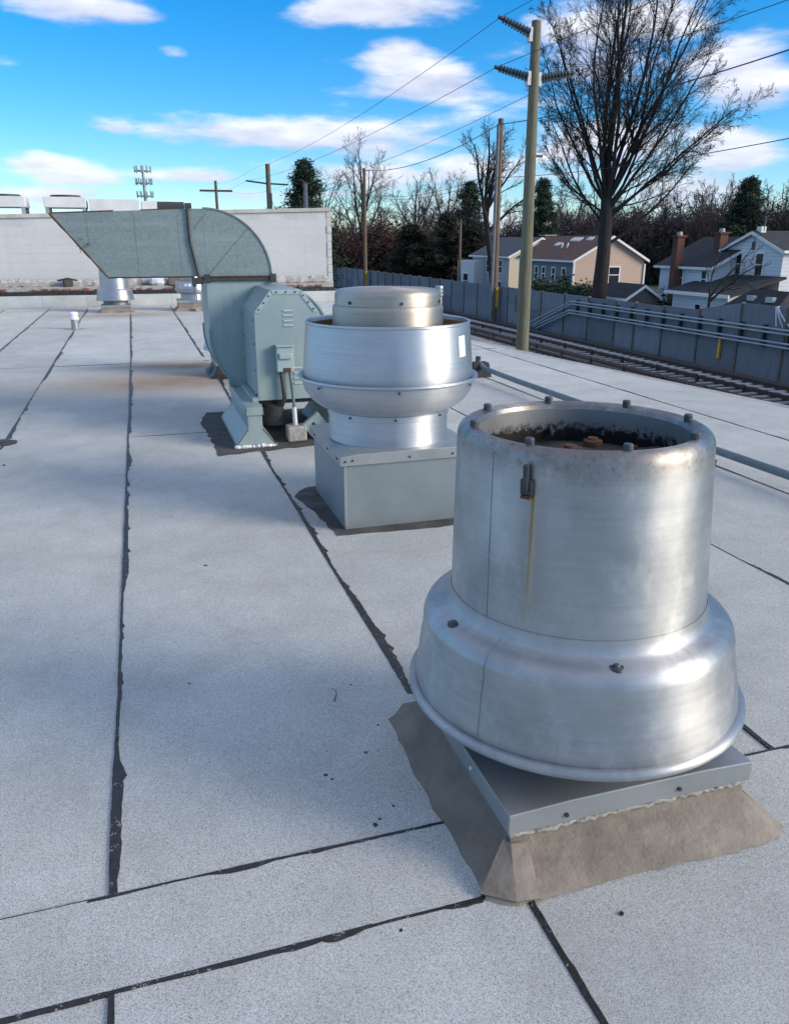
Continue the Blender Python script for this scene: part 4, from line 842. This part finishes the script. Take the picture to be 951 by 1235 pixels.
p4 = far_pole('utility_pole', 'dark distant pole with two short arms above the white wall', (11.75, 73.2, 0), 7.7, .27, 'wood_pole_brown')
MB().tube([(-1.9, 0, 6.35), (-.1, 0, 6.15), (.1, 0, 6.15), (1.7, 0, 6.1)], .07, 6).build('arm', 'dark_steel', p4); MB().box(-.2, .2, -.4, -.2, 4.0, 5.4).build('transformer', 'dark_steel', p4)
p5 = far_pole('utility_pole', 'smallest most distant pole with a crossarm, left of the two-armed pole', (11.9, 119, 0), 9.3, .25, 'wood_pole_brown'); MB().box(-2.2, 2.2, -.1, .1, 7.9, 8.15).build('arm', 'dark_steel', p5)
p6 = far_pole('utility_pole', 'short pale pole top standing in front of the dark pine', (12.0, 58.8, 0), 5.3, .2, 'grey_conduit')
p7 = far_pole('utility_pole', 'thin grey-brown pole in front of the dark evergreens', (33.0, 82, 0), 3.7, .17, 'wood_pole_brown')
def wire(pts, sag, rad, label):
    out = []
    for (a, b, s_) in zip(pts, pts[1:], sag):
        a = Vector(a); b = Vector(b)
        for k in range(24): 
            f = k / 24; p = a.lerp(b, f); p.z -= 4 * s_ * f * (1 - f); out.append(p)
    out.append(Vector(pts[-1]))
    tag(MB().tube(out, rad, 5).build('overhead_wire', 'wire'), label, 'wire', 'overhead wires')
B = Vector((11.58, 23.3, 0)); far = Vector((11.75, 73.2, 0))
wire([(10.4, -20, 7.6), B + I1, (far.x - 1.0, far.y, 7.4), (11.0, 119, 9)], (.3, .55, .5), .009, 'thin overhead wire from the topmost insulator of the tall pole')
wire([(10.3, -20, 6.3), B + I2, (far.x - 1.8, far.y, 6.35), (10, 119, 8)], (.3, .5, .5), .009, 'thin overhead wire from the lower left insulator of the tall pole')
wire([(12.8, -20, 6.3), B + I3, (far.x + 1.6, far.y, 6.1), (13.8, 119, 8)], (.3, .7, .5), .009, 'thin overhead wire from the right-hand insulator of the tall pole')
wire([(26.6, 14, 9.9), (26.6, 59.1, 9.6), (26.6, 96.6, 9.3), (26.6, 140, 9.0)], (.9, 1.0, 1.0), .030, 'thick twisted cable crossing the big bare tree to the conduit pole')
wire([(26.6, 14, 6.3), (26.6, 59.1, 6.0), (26.6, 96.6, 6.6), (26.6, 140, 6.5)], (.7, .9, .8), .020, 'lower cable crossing the big bare tree')
wire([(26.9, 59.1, 6.5), (26.9, 96.6, 6.75), (26.9, 140, 6.5)], (.9, .8), .018, 'slack cable between the conduit pole and the distant pole')

# ------------------------------------------------------------------ houses across the railway
def quadbox(t, name, mat, c, bevel=0): return MB().box(*c).build(name, mat, t, bevel=bevel)
def window(t, face, pos, w, h, z, style=2):
    """face 'x-' or 'y-': wall plane looking to -x / -y at coordinate pos[0]; pos[1] centre along the wall"""
    p, c = pos; fr = MB(); pn = MB(); fw = .09
    def bx(m, a0, a1, z0, z1, d0, d1):
        if face == 'x-': m.box(p - d1, p - d0, a0, a1, z0, z1)
        else: m.box(a0, a1, p - d1, p - d0, z0, z1)
    bx(fr, c - w / 2 - fw, c + w / 2 + fw, z + h, z + h + fw, .003, .07); bx(fr, c - w / 2 - fw, c + w / 2 + fw, z - fw, z, .003, .09)
    bx(fr, c - w / 2 - fw, c - w / 2, z, z + h, .003, .06); bx(fr, c + w / 2, c + w / 2 + fw, z, z + h, .003, .06); bx(fr, c - w / 2, c + w / 2, z + h * .5 - .03, z + h * .5 + .03, .012, .05)
    f = fr.build('window', 'trim_white', t); bx(pn, c - w / 2, c + w / 2, z, z + h, .004, .011); pn.build('pane', 'window_dark', f)
def gable_house(t, x0, x1, y0, y1, ze, zr_, ridge, wm_x, wm_y, roofm, ov=.3, zg=G):
    """ridge 'y': gables face -y/+y; ridge 'x': gables face -x/+x"""
    if ridge == 'y':
        xm = (x0 + x1) / 2; g = [(x0, zg), (x1, zg), (x1, ze), (xm, zr_), (x0, ze)]; MB().prism(g, 'y', y0, y1).build('wall', wm_y, t)
        MB().box(x0 - .02, x0 - .001, y0 - .005, y1, zg, ze - .02).build('side_wall', wm_x, t)
        k = (zr_ - ze) / (xm - x0); e0 = (x0 - ov, ze - ov * k); e1 = (x1 + ov, ze - ov * k); th = .16
        r_ = MB().prism([e0, (xm, zr_ + .01), (xm, zr_ + th), (e0[0], e0[1] + th)], 'y', y0 - ov, y1 + ov).build('roof', roofm, t)
        MB().prism([(xm + .001, zr_ + .01), e1, (e1[0], e1[1] + th), (xm + .001, zr_ + th)], 'y', y0 - ov, y1 + ov).build('roof_slope', roofm, r_)
        for (a, b) in ((e0, (xm, zr_)), ((xm, zr_), e1)): MB().prism([(a[0], a[1] - .06), (b[0], b[1] - .06), (b[0], b[1] + .13), (a[0], a[1] + .13)], 'y', y0 - ov - .05, y0 - ov - .004).build('verge_board', 'trim_white', r_)
        MB().box(x0 - ov - .09, x0 - ov - .005, y0 - ov, y1 + ov, e0[1] - .02, e0[1] + .13).build('gutter', 'trim_white', r_)
    else:
        ym = (y0 + y1) / 2; g = [(y0, zg), (y1, zg), (y1, ze), (ym, zr_), (y0, ze)]; MB().prism(g, 'x', x0, x1).build('wall', wm_x, t)
        MB().box(x0 - .005, x1, y0 - .02, y0 - .001, zg, ze - .02).build('side_wall', wm_y, t)
        k = (zr_ - ze) / (ym - y0); e0 = (y0 - ov, ze - ov * k); e1 = (y1 + ov, ze - ov * k); th = .16
        r_ = MB().prism([e0, (ym, zr_ + .01), (ym, zr_ + th), (e0[0], e0[1] + th)], 'x', x0 - ov, x1 + ov).build('roof', roofm, t)
        MB().prism([(ym + .001, zr_ + .01), e1, (e1[0], e1[1] + th), (ym + .001, zr_ + th)], 'x', x0 - ov, x1 + ov).build('roof_slope', roofm, r_)
        for (a, b) in ((e0, (ym, zr_)), ((ym, zr_), e1)): MB().prism([(a[0], a[1] - .06), (b[0], b[1] - .06), (b[0], b[1] + .13), (a[0], a[1] + .13)], 'x', x0 - ov - .05, x0 - ov - .004).build('verge_board', 'trim_white', r_)
        MB().box(x0 - ov, x1 + ov, y0 - ov - .09, y0 - ov - .005, e0[1] - .02, e0[1] + .13).build('gutter', 'trim_white', r_)
    return r_
# cream house at the back
hA = thing('house', 'cream house with slate-grey roof behind the conduit pole', 'house', (0, 0, 0), 0, 'houses beyond the fence')
rA = gable_house(hA, 36.4, 43.2, 77.0, 86.5, .05, 1.75, 'y', 'siding_palegrey', 'siding_cream', 'roof_slate')
quadbox(hA, 'porch_wing', 'siding_white', (35.2, 36.37, 83.2, 88.0, G, -.5))
for (y, z) in ((79.0, -1.6), (82.2, -1.6), (79.0, -3.7)): window(hA, 'x-', (36.38, y), .8, 1.2, z)
window(hA, 'x-', (35.2, 85.5), 1.3, 1.5, -3.4)
ch = quadbox(hA, 'chimney', 'chimney_brick', (41.0, 42.2, 78.5, 79.6, .5, 2.05)); quadbox(ch, 'chimney_cap', 'rubble', (40.9, 42.3, 78.4, 79.7, 2.051, 2.13))
# grey and peach house with brown roof
hB = thing('house', 'grey-sided house with peach gable and brown shingle roof behind the big tree', 'house', (0, 0, 0), 0, 'houses beyond the fence')
rB = gable_house(hB, 32.65, 38.85, 57.4, 67.0, .12, 1.78, 'y', 'siding_grey', 'siding_peach', 'roof_brown')
for y in (58.9, 60.6, 62.3, 63.6, 65.4): window(hB, 'x-', (32.63, y), .5, 1.0, -1.55)
window(hB, 'y-', (57.4, 36.2), .9, 1.15, -1.6)
MB().box(38.86, 38.98, 57.30, 57.42, G, -.2).build('downpipe', 'trim_white', hB); MB().box(32.53, 32.65, 57.30, 57.42, G, -.05).build('corner_board', 'trim_white', hB)
for (y, x) in ((61.6, 33.9), (60.9, 34.0)):
    d = MB().lathe([(.0001, .0), (.12, .02), (.22, .07), (.26, .12)], 16).build('satellite_dish', 'trim_white', rB); d.location = (x, y, 1.15); d.rotation_euler = (R(-20), R(-75), 0)
for (x, y, w_, h_) in ((34.4, 63.4, .18, .35), (35.1, 61.6, .2, .75), (35.2, 59.6, .15, .4)):
    zz = .12 + (x - 32.65) / 3.1 * 1.66 + .17; MB().add([(x - w_, y - h_, zz - w_ * .535), (x + w_, y - h_, zz + w_ * .535), (x + w_, y + h_, zz + w_ * .535), (x - w_, y + h_, zz - w_ * .535), (x - w_, y - h_, zz - w_ * .535 + .1), (x + w_, y - h_, zz + w_ * .535 + .1), (x + w_, y + h_, zz + w_ * .535 + .1), (x - w_, y + h_, zz - w_ * .535 + .1)], [(4, 5, 6, 7), (0, 1, 5, 4), (1, 2, 6, 5), (2, 3, 7, 6), (3, 0, 4, 7)]).build('roof_window', 'trim_white', rB)
# shed in front of it
sh = thing('shed', 'small dark shed with white-edged gable just above the fence by the big tree', 'shed', (0, 0, 0))
gable_house(sh, 30.5, 32.9, 46.6, 50.4, -2.05, -1.32, 'y', 'roof_black', 'junk_brown', 'roof_black', .2)
# house with two chimneys
hD = thing('house', 'pale blue-white house with black roof and two tall brick chimneys', 'house', (0, 0, 0), 0, 'houses beyond the fence')
rD = gable_house(hD, 34.7, 41.5, 43.9, 49.2, -.05, 1.62, 'y', 'siding_white', 'siding_white', 'roof_black')
for (y, z) in ((44.5, -1.3), (48.5, -3.7), (46.9, -1.3)): window(hD, 'x-', (34.68, y), .45, 1.0, z)
def chimney(par, x, y, w, z0, z1):
    c = MB().box(x - w, x + w, y - w, y + w, z0, z1).build('chimney', 'chimney_brick', par, bevel=.02); MB().box(x - w - .08, x + w + .08, y - w - .08, y + w + .08, z1 + .001, z1 + .12).build('chimney_cap', 'chimney_brick', c); MB().tube([(x, y, z1 + .12), (x, y, z1 + .34)], [.2, .16], 10).build('chimney_pot', 'rubble', c)
chimney(hD, 34.35, 47.05, .27, G, 1.75); 
# white gabled house
hC = thing('house', 'white clapboard house with tall gable at the right edge', 'house', (0, 0, 0), 0, 'houses beyond the fence')
rC = gable_house(hC, 36.5, 47.0, 40.0, 45.1, .95, 1.95, 'x', 'siding_white', 'siding_white', 'roof_black', .25)
for y in (43.75, 41.85): window(hC, 'x-', (36.5, y), .62, 1.25, -.48)
quadbox(hC, 'gable_vent', 'wood_pole_brown', (36.45, 36.497, 42.42, 42.68, 1.0, 1.45)); chimney(hC, 36.6, 45.75, .30, G, 1.95)
MB().tube([(36.8, 42.2, 2.1), (36.8, 42.2, 2.95)], .03, 6).build('aerial_mast', 'grey_conduit', rC); MB().tube([(36.8, 41.6, 2.75), (36.8, 42.5, 2.85)], .02, 5).build('aerial_arm', 'grey_conduit', rC); quadbox(rC, 'roof_vent', 'trim_white', (36.6, 36.95, 42.2, 42.6, 2.0, 2.35))
# lower wing and garage
hW = thing('garage', 'low black-roofed wing in front of the white gabled house', 'garage', (0, 0, 0), 0, 'low black-roofed outbuildings')
MB().box(33.0, 36.3, 40.0, 45.2, G, -1.55).build('wall', 'siding_white', hW); MB().prism([(32.6, -1.62), (36.45, -.62), (36.45, -.48), (32.6, -1.46)], 'y', 39.4, 45.5).build('roof', 'roof_black', hW)
MB().box(32.5, 32.6, 39.4, 45.5, -1.66, -1.46).build('gutter', 'trim_white', hW); window(hW, 'x-', (33.0, 42.6), .5, .8, -3.0)
hG = thing('garage', 'lowest black hipped roof with vents close behind the fence at the right', 'garage', (0, 0, 0), 0, 'low black-roofed outbuildings')
MB().box(29.7, 34.8, 33.4, 37.9, G, -2.75).build('wall', 'siding_palegrey', hG)
g = MB(); g.add([(29.3, 33.0, -2.82), (35.2, 33.0, -2.82), (35.2, 38.4, -2.82), (29.3, 38.4, -2.82), (32.0, 34.2, -.95), (32.0, 36.9, -.95)], [(0, 1, 4), (1, 2, 5, 4), (2, 3, 5), (3, 0, 4, 5), (3, 2, 1, 0)]); rG = g.build('roof', 'roof_black', hG)
for (x, y) in ((31.3, 36.1), (31.2, 34.6)): MB().box(x - .12, x + .12, y - .25, y + .25, -1.5, -1.24).build('roof_vent', 'galv_pipe', rG)
tag(MB().prism([(28.9, -2.9), (30.4, -1.85), (31.9, -2.9), (31.9, -3.0), (28.9, -3.0)], 'y', 30.0, 30.15).build('gable_frame', 'siding_palegrey'), 'pale porch gable behind the fence at the far right edge', 'porch')
# deck clutter behind the fence
dk = thing('garden_deck', 'grey wooden garden deck with railing between the two houses', 'deck', (0, 0, 0))
MB().box(36.0, 41.5, 50.6, 55.4, -3.1, -2.95).build('deck_floor', 'rubble', dk)
for z in (-2.55, -2.1): MB().box(35.95, 36.03, 50.6, 55.4, z, z + .08).build('rail', 'rubble', dk); MB().box(36.04, 41.5, 50.55, 50.62, z, z + .08).build('rail', 'rubble', dk)
for k in range(6): MB().box(35.94, 36.05, 50.6 + k * .92, 50.7 + k * .92, G, -2.0).build('rail_post', 'rubble', dk)

# ------------------------------------------------------------------ trees
def tubes(polys, sides):
    V = []; F = []; o = 0
    ang = np.arange(sides) * 2 * np.pi / sides; ca, sa = np.cos(ang), np.sin(ang)
    for P, rad in polys:
        P = np.asarray(P); n = len(P); D = np.gradient(P, axis=0); D /= np.linalg.norm(D, axis=1, keepdims=True) + 1e-9
        ref = np.array([.31, .95, .11]) if abs(D[0][1]) < .8 else np.array([.95, .2, .1])
        U = ref - D * (D @ ref)[:, None]; U /= np.linalg.norm(U, axis=1, keepdims=True); W = np.cross(D, U); rad = np.asarray(rad)[:, None, None]
        ring = P[:, None, :] + rad * (U[:, None, :] * ca[None, :, None] + W[:, None, :] * sa[None, :, None]); V.append(ring.reshape(-1, 3))
        i = np.arange(n - 1)[:, None] * sides; k = np.arange(sides)[None, :]; k2 = (k + 1) % sides
        F.append(np.stack([i + k, i + k2, i + sides + k2, i + sides + k], -1).reshape(-1, 4) + o); o += n * sides
    return np.concatenate(V), np.concatenate(F)
def np_mesh(name, V, F, mat, parent=None, smooth=True):
    me = bpy.data.meshes.new(name); nf, k = F.shape; me.vertices.add(len(V)); me.vertices.foreach_set('co', V.astype(np.float32).ravel())
    me.loops.add(nf * k); me.loops.foreach_set('vertex_index', F.astype(np.int32).ravel()); me.polygons.add(nf); me.polygons.foreach_set('loop_start', np.arange(0, nf * k, k, dtype=np.int32))
    me.polygons.foreach_set('use_smooth', [smooth] * nf); me.update(calc_edges=True); me.materials.append(M[mat]); o = bpy.data.objects.new(name, me); COL.objects.link(o)
    if parent: o.parent = parent
    return o
def grow(r, p, d, L, r0, lev, spec, out):
    """one branch and its children; spec[lev] = (steps, wiggle, up, children, start, angle, ratio)"""
    st, wig, upb, nch, start, ang, ratio = spec[lev]; P = [p]; dd = d / np.linalg.norm(d); pos = p.copy(); dirs = [dd]
    for i in range(st):
        dd = dd + r.normal(0, wig, 3) + np.array([0, 0, upb]); dd /= np.linalg.norm(dd); pos = pos + dd * L / st; P.append(pos.copy()); dirs.append(dd)
    f = np.linspace(0, 1, st + 1); rads = r0 * (1 - f * .78); out[lev].append((np.array(P), np.maximum(rads, .006)))
    if lev + 1 >= len(spec): return
    for k in range(nch):
        t = start + (1 - start) * (k + r.uniform(.1, .9)) / nch; x = t * st; i = min(int(x), st - 1); q = P[i] + (P[i + 1] - P[i]) * (x - i); dq = dirs[i + 1]
        perp = np.cross(dq, r.normal(0, 1, 3)); perp /= np.linalg.norm(perp) + 1e-9; a = R(ang) * r.uniform(.65, 1.3)
        cd = dq * math.cos(a) + perp * math.sin(a); grow(r, q, cd, L * ratio * r.uniform(.65, 1.2) * (1.12 - .55 * t), max(.006, r0 * (1 - .78 * t) * .58), lev + 1, spec, out)
def bare_tree(label, loc, seed, height, r0, trunk_h, limbs, spec, twigmat='twig', minr=.012, group='bare trees', trunk_lean=(0, 0), name='bare_tree'):
    """limbs: list of (start fraction of trunk, tilt from vertical deg, azimuth deg, length, radius factor)"""
    r = np.random.default_rng(seed); t = thing(name, label, 'tree', loc, 0, group); out = [[] for _ in spec]; n = 9
    tp = [np.array([trunk_lean[0] * f ** 1.5 + .06 * math.sin(5 * f + seed), trunk_lean[1] * f ** 1.5 + .05 * math.cos(4 * f), trunk_h * f]) for f in np.linspace(0, 1, n)]
    tr = [r0 * (1.28 if f == 0 else 1) * (1 - .34 * f) for f in np.linspace(0, 1, n)]
    for (f, tilt, azm, L, rf) in limbs:
        x = f * (n - 1); i = min(int(x), n - 2); q = tp[i] + (tp[i + 1] - tp[i]) * (x - i); a, b = R(tilt), R(azm); grow(r, q, np.array([math.sin(a) * math.cos(b), math.sin(a) * math.sin(b), math.cos(a)]), L, r0 * rf, 0, spec, out)
    V, F = tubes([(tp, tr)], 14); np_mesh('trunk', V, F, 'bark', t)
    V, F = tubes([(P, np.maximum(q, minr)) for P, q in out[0]], 8); np_mesh('limbs', V, F, 'bark' if twigmat == 'twig' else twigmat, t)
    rest = [(P, np.maximum(q, minr * (1 if k < 2 else .8))) for k, lv in enumerate(out[1:]) for P, q in lv]
    V, F = tubes(rest, 3); np_mesh('crown', V, F, twigmat, t, False); return t
SP_BIG = [(11, .06, .045, 11, .12, 28, .40), (7, .09, .045, 8, .15, 32, .46), (5, .12, .03, 6, .1, 35, .52), (3, .15, .01, 5, .1, 38, .55), (2, .18, 0, 0, .1, 40, .5)]
# across view direction: +x/-y is right in the picture (azimuth about -30), -x/+y is left (azimuth about 150)
rt, lf = -30, 150
bare_tree('huge spreading bare tree towering behind the fence at the right', (29.3, 48.0, G), 11, 24, .55, 8.6,
    [(.66, 64, rt - 3, 7.5, .20), (.80, 44, lf, 7.5, .17), (.84, 50, rt + 8, 9.5, .20), (.90, 42, rt - 22, 10.0, .22), (.93, 30, lf + 12, 11.0, .21), (.96, 24, rt + 35, 12.5, .24), (1.0, 4, 60, 14.5, .34), (1.0, 12, lf - 25, 14.0, .29), (.95, 37, lf - 8, 9.5, .18),
     (.97, 34, rt + 3, 11.5, .23), (.95, 18, -120, 12.5, .25), (1.0, 19, 70, 12.5, .25), (.88, 58, lf + 5, 6.0, .14), (.98, 28, lf - 18, 10.5, .19), (1.0, 15, rt, 13.0, .27), (.94, 45, rt + 20, 9.0, .19), (1.0, 20, lf + 30, 11.5, .21), (1.0, 26, rt - 10, 12.5, .22), (.88, 56, rt - 12, 8.0, .16)], SP_BIG, minr=.0065)
SP_MID = [(7, .09, .06, 9, .15, 32, .5), (5, .12, .05, 7, .15, 38, .5), (4, .14, .03, 6, .1, 42, .5), (3, .18, 0, 0, .1, 40, .5)]
bare_tree('bare tree with thick leaning trunk behind the conduit pole', (33.0, 72.8, G), 21, 16, .36, 8.5, [(.7, 45, lf, 5, .4), (.8, 40, rt, 5.5, .45), (.95, 22, lf, 6.5, .5), (1.0, 20, rt, 6.5, .5), (1, 5, 40, 7, .55), (.9, 35, 60, 5.5, .4), (1, 32, rt - 15, 6, .4)], SP_MID, minr=.012, trunk_lean=(-.9, 1.0))
bare_tree('tall pale bare tree right of the white wall corner', (31, 114, G), 31, 18, .36, 7, [(.6, 20, lf, 9, .5), (.7, 25, rt, 9, .5), (.85, 12, 70, 10, .5), (1, 4, 0, 11, .6), (1, 15, rt, 9.5, .5), (1, 16, lf, 9, .5)], SP_MID, 'twig_brown', .014)
bare_tree('low bare tree beside the tall pale one, over the wall corner', (25.5, 115, G), 32, 14, .3, 6, [(.6, 28, lf, 7, .5), (.7, 30, rt, 7, .5), (1, 4, 0, 8, .6), (1, 18, rt, 8, .5), (1, 20, lf, 7, .5)], SP_MID, 'twig_brown', .014)
bare_tree('hazy bare tree between the distant pole and the dark evergreens', (48.5, 142, G), 33, 14, .4, 7, [(.6, 38, lf, 8, .5), (.7, 40, rt, 8, .5), (1, 6, 0, 9, .6), (1, 25, rt, 9, .5), (1, 27, lf, 8, .5), (.9, 20, 60, 8, .5)], SP_MID, 'twig_brown', .015)
bare_tree('bare tree next to the hazy one, partly behind the evergreen', (53, 139, G), 34, 14, .4, 7, [(.6, 38, lf, 8, .5), (.7, 36, rt, 8, .5), (1, 6, 0, 9, .6), (1, 25, rt, 9, .5), (1, 22, lf, 9, .5)], SP_MID, 'twig_brown', .015)
bare_tree('small crooked bare tree in front of the white gabled house', (31.0, 39.2, G), 41, 6, .12, 3.0, [(.9, 50, rt, 3.0, .6), (1, 35, rt - 10, 3.6, .6), (1, 12, lf, 2.6, .5), (.95, 55, rt + 12, 2.4, .45)], [(6, .16, .04, 5, .2, 40, .5), (4, .18, .03, 4, .2, 40, .5), (3, .2, 0, 0, 0, 40, .5)], minr=.014)
for k, (x, y, h, lab) in enumerate([(56, 92, 10, 'bushy bare tree over the roofs right of the big trunk'), (66, 84, 11, 'fine-twigged bare tree above the two-chimney house'), (40, 118, 9, 'brown bare tree behind the russet thicket'), (17, 112, 8, 'thin bare tree just left of the dark pine')]):
    bare_tree(lab, (x, y, G), 50 + k, h, .35, h * .5, [(.5, 35, lf, h * .5, .5), (.6, 40, rt, h * .5, .5), (.8, 28, 60, h * .5, .5), (1, 5, 0, h * .6, .6), (1, 25, rt, h * .55, .5), (1, 27, lf, h * .55, .5), (.7, 35, -120, h * .5, .5)], SP_MID, 'twig_brown', .014)
def leaf_cloud(r, centers, sig, n, size, flat=.6, asp=.45):
    c = centers[r.integers(0, len(centers), n)]; P = c + r.normal(0, 1, (n, 3)) * sig; a = r.normal(0, 1, (n, 3)); a[:, 2] *= flat; a /= np.linalg.norm(a, axis=1, keepdims=True); b = np.cross(a, r.normal(0, 1, (n, 3))); b /= np.linalg.norm(b, axis=1, keepdims=True)
    s_ = size * r.uniform(.5, 1.3, (n, 1)); a = a * s_; b = b * s_ * asp; V = np.stack([P - a, P + b, P + a, P - b], 1).reshape(-1, 3); F = np.arange(n * 4).reshape(-1, 4); return V, F
def conifer(label, loc, seed, h, w, mat='needles', n=26000, size=.17, taper=1.0, bare=.12, name='pine_tree', group='evergreens beyond the fence', droop=-.1):
    r = np.random.default_rng(seed); t = thing(name, label, 'tree', loc, 0, group); cs = []; br = []
    nb = int(h * 9)
    for k in range(nb):
        f = bare + (1 - bare) * (k + r.uniform()) / nb; L = w * max(.06, (1 - f) ** taper) * r.uniform(.55, 1.1) * min(1, .55 + f * 3); a = r.uniform(0, 6.283); z = h * f
        tip = np.array([L * math.cos(a), L * math.sin(a), z + L * (droop + .22)]); br.append((np.array([[0, 0, z], tip * [.5, .5, 1] - [0, 0, .1 * L * .5], tip]), np.array([.05, .03, .012])))
        for q in np.linspace(.25, 1.0, 6): cs.append([tip[0] * q, tip[1] * q, z + (tip[2] - z) * q + .04])
    V, F = tubes([(np.array([[0, 0, 0], [.05, 0, h * .5], [0, 0, h * .99]]), [h * .022, h * .015, .02])], 8); np_mesh('trunk', V, F, 'bark', t)
    V, F = tubes(br, 3); np_mesh('branches', V, F, 'bark', t)
    V, F = leaf_cloud(r, np.array(cs), (.16 * w / 2.2, .16 * w / 2.2, .10 * w / 2.2), n, size, .6, .30); np_mesh('crown', V, F, mat, t, False); return t
def bush(label, loc, seed, rx, ry, h, mat, n=6000, size=.25, name='shrub', group='shrubs beyond the fence', cat='shrub', lobes=26):
    r = np.random.default_rng(seed); t = thing(name, label, cat, loc, 0, group); th = r.uniform(0, 6.283, lobes); rr = np.sqrt(r.uniform(0, 1, lobes)); zz = r.uniform(.12, .92, lobes) * h * (1 - .45 * rr ** 2)
    cs = np.stack([rx * rr * np.cos(th), ry * rr * np.sin(th), zz], 1); br = [(np.array([[0, 0, 0], c * [.35, .35, .5], c]), np.array([.07, .05, .02])) for c in cs]
    V, F = tubes(br, 4); np_mesh('stems', V, F, 'bark', t)
    V, F = leaf_cloud(r, cs, (rx * .22, ry * .22, h * .10), n, size); np_mesh('crown', V, F, mat, t, False); return t
conifer('dark wide pine standing behind the white wall', (18.0, 88.2, G), 61, 13.6, 4.8, taper=.6, n=26000, size=.19)
conifer('tall dark pine behind the leaning bare tree', (42, 101.5, G), 62, 12.9, 4.2, taper=.6, n=26000, size=.19)
conifer('dark layered pine between the two wooden poles', (48.2, 93.3, G), 63, 12.8, 4.0, taper=.7, n=26000, size=.19)
conifer('dark pine on the skyline above the white gabled house', (67.5, 80.5, G), 64, 12.5, 4.5, taper=.6, n=26000, size=.19)
conifer('dark pine at the right edge of the picture behind the gabled house', (64, 58, G), 65, 10.5, 3.4, taper=.5, n=26000, size=.19)
conifer('olive-brown arborvitae, the broad one left of the evergreens', (33.8, 99.5, G), 66, 7.6, 4.0, 'needles_olive', 26000, .19, .38, .02)
conifer('olive-brown arborvitae against the tall dark pine', (37.2, 96.8, G), 67, 9.0, 3.6, 'needles_olive', 26000, .19, .5, .02)
conifer('olive arborvitae just left of the thin pole', (40, 94.5, G), 68, 7.4, 3.4, 'needles_olive', 26000, .19, .45, .02)
bush('russet-brown leafy tree between the distant pole and the evergreens', (33, 110.5, G), 71, 3.6, 3.2, 9.0, 'leaves_russet', 9000, .26, 'leafy_tree', cat='tree', lobes=60)
bush('second russet-brown thicket behind the distant pole', (30.0, 118, G), 72, 4.5, 3.2, 7.6, 'leaves_russet', 9000, .26, 'leafy_tree', cat='tree', lobes=60)
bush('small bright green bush above the fence by the wall corner', (29.6, 117.5, G), 73, 2.2, 1.6, 4.6, 'leaves_green', 5000, .2)
for k, (x, y, lab) in enumerate([(29.7, 51.2, 'dark green hedge bush above the fence, nearest the big trunk'), (29.8, 53.8, 'dark green hedge bush above the fence, middle of three'), (29.9, 56.6, 'dark green hedge bush above the fence, nearest the tall wooden pole')]):
    bush(lab, (x, y, G), 74 + k, 1.0, 1.7, 3.5, 'leaves_green', 5000, .16)
bush('dark green shrub at the foot of the left brick chimney', (33.4, 46.6, G), 78, .8, .8, 3.0, 'leaves_green', 3500, .13)
# far-off woods closing the view
def wood_protos(k, seed):
    r = np.random.default_rng(seed); res = []
    for i in range(k):
        out = [[], [], [], []]; sp = [(6, .05, .03, 13, .18, 38, .42), (4, .12, .05, 7, .15, 40, .5), (3, .15, .02, 5, .1, 42, .55), (2, .2, 0, 0, 0, 40, .5)]
        grow(r, np.zeros(3), np.array([r.normal(0, .06), r.normal(0, .06), 1.0]), 11.0, .17, 0, sp, out)
        res.append(tubes([(P, np.maximum(q, (.10, .045, .024, .018)[k_])) for k_, lv in enumerate(out) for P, q in lv], 3))
    return res
WP = wood_protos(5, 80)
def woods(name, label, x0, y0, x1, y1, n, hmin, hmax, seed, deep):
    r = np.random.default_rng(seed); VV = []; FF = []; o = 0
    for i in range(n):
        f = (i + r.uniform()) / n; h = r.uniform(hmin, hmax) / 11.0; dv = r.uniform(0, deep); a = r.uniform(0, 6.283); V, F = WP[r.integers(0, len(WP))]
        c, s_ = math.cos(a), math.sin(a); W = np.stack([(V[:, 0] * c - V[:, 1] * s_) * h + x0 + (x1 - x0) * f + dv * .6, (V[:, 0] * s_ + V[:, 1] * c) * h + y0 + (y1 - y0) * f + dv * .8, V[:, 2] * h + G], 1)
        VV.append(W); FF.append(F + o); o += len(V)
    return tag(stuff(np_mesh(name, np.concatenate(VV), np.concatenate(FF), 'twig_wood', None, False)), label, 'woods')
woods('woodland', 'brown leafless woods behind the houses on the right', 60, 116, 108, 66, 110, 7.5, 12.3, 81, 28)
woods('woodland', 'brown leafless woods behind the railway on the left', 22, 150, 62, 122, 54, 7.0, 11.0, 82, 24)
# low brush under the woods
def brush(name, label, x0, y0, x1, y1, n, h, seed, mat):
    r = np.random.default_rng(seed); f = r.uniform(0, 1, 400); c = np.stack([x0 + (x1 - x0) * f + r.uniform(0, 14, 400), y0 + (y1 - y0) * f + r.uniform(0, 14, 400), G + r.uniform(.1, 1, 400) ** 1.3 * h], 1)
    V, F = leaf_cloud(r, c, (1.3, 1.3, 1.0), n, .75, 1.6, .09); return tag(stuff(np_mesh(name, V, F, mat, None, False)), label, 'undergrowth')
brush('undergrowth', 'dense brown brush at the foot of the woods on the right', 58, 112, 104, 64, 100000, 9.0, 91, 'twig_wood')
brush('undergrowth', 'dense brown brush at the foot of the woods on the left', 21, 140, 60, 116, 55000, 7.0, 92, 'twig_wood')
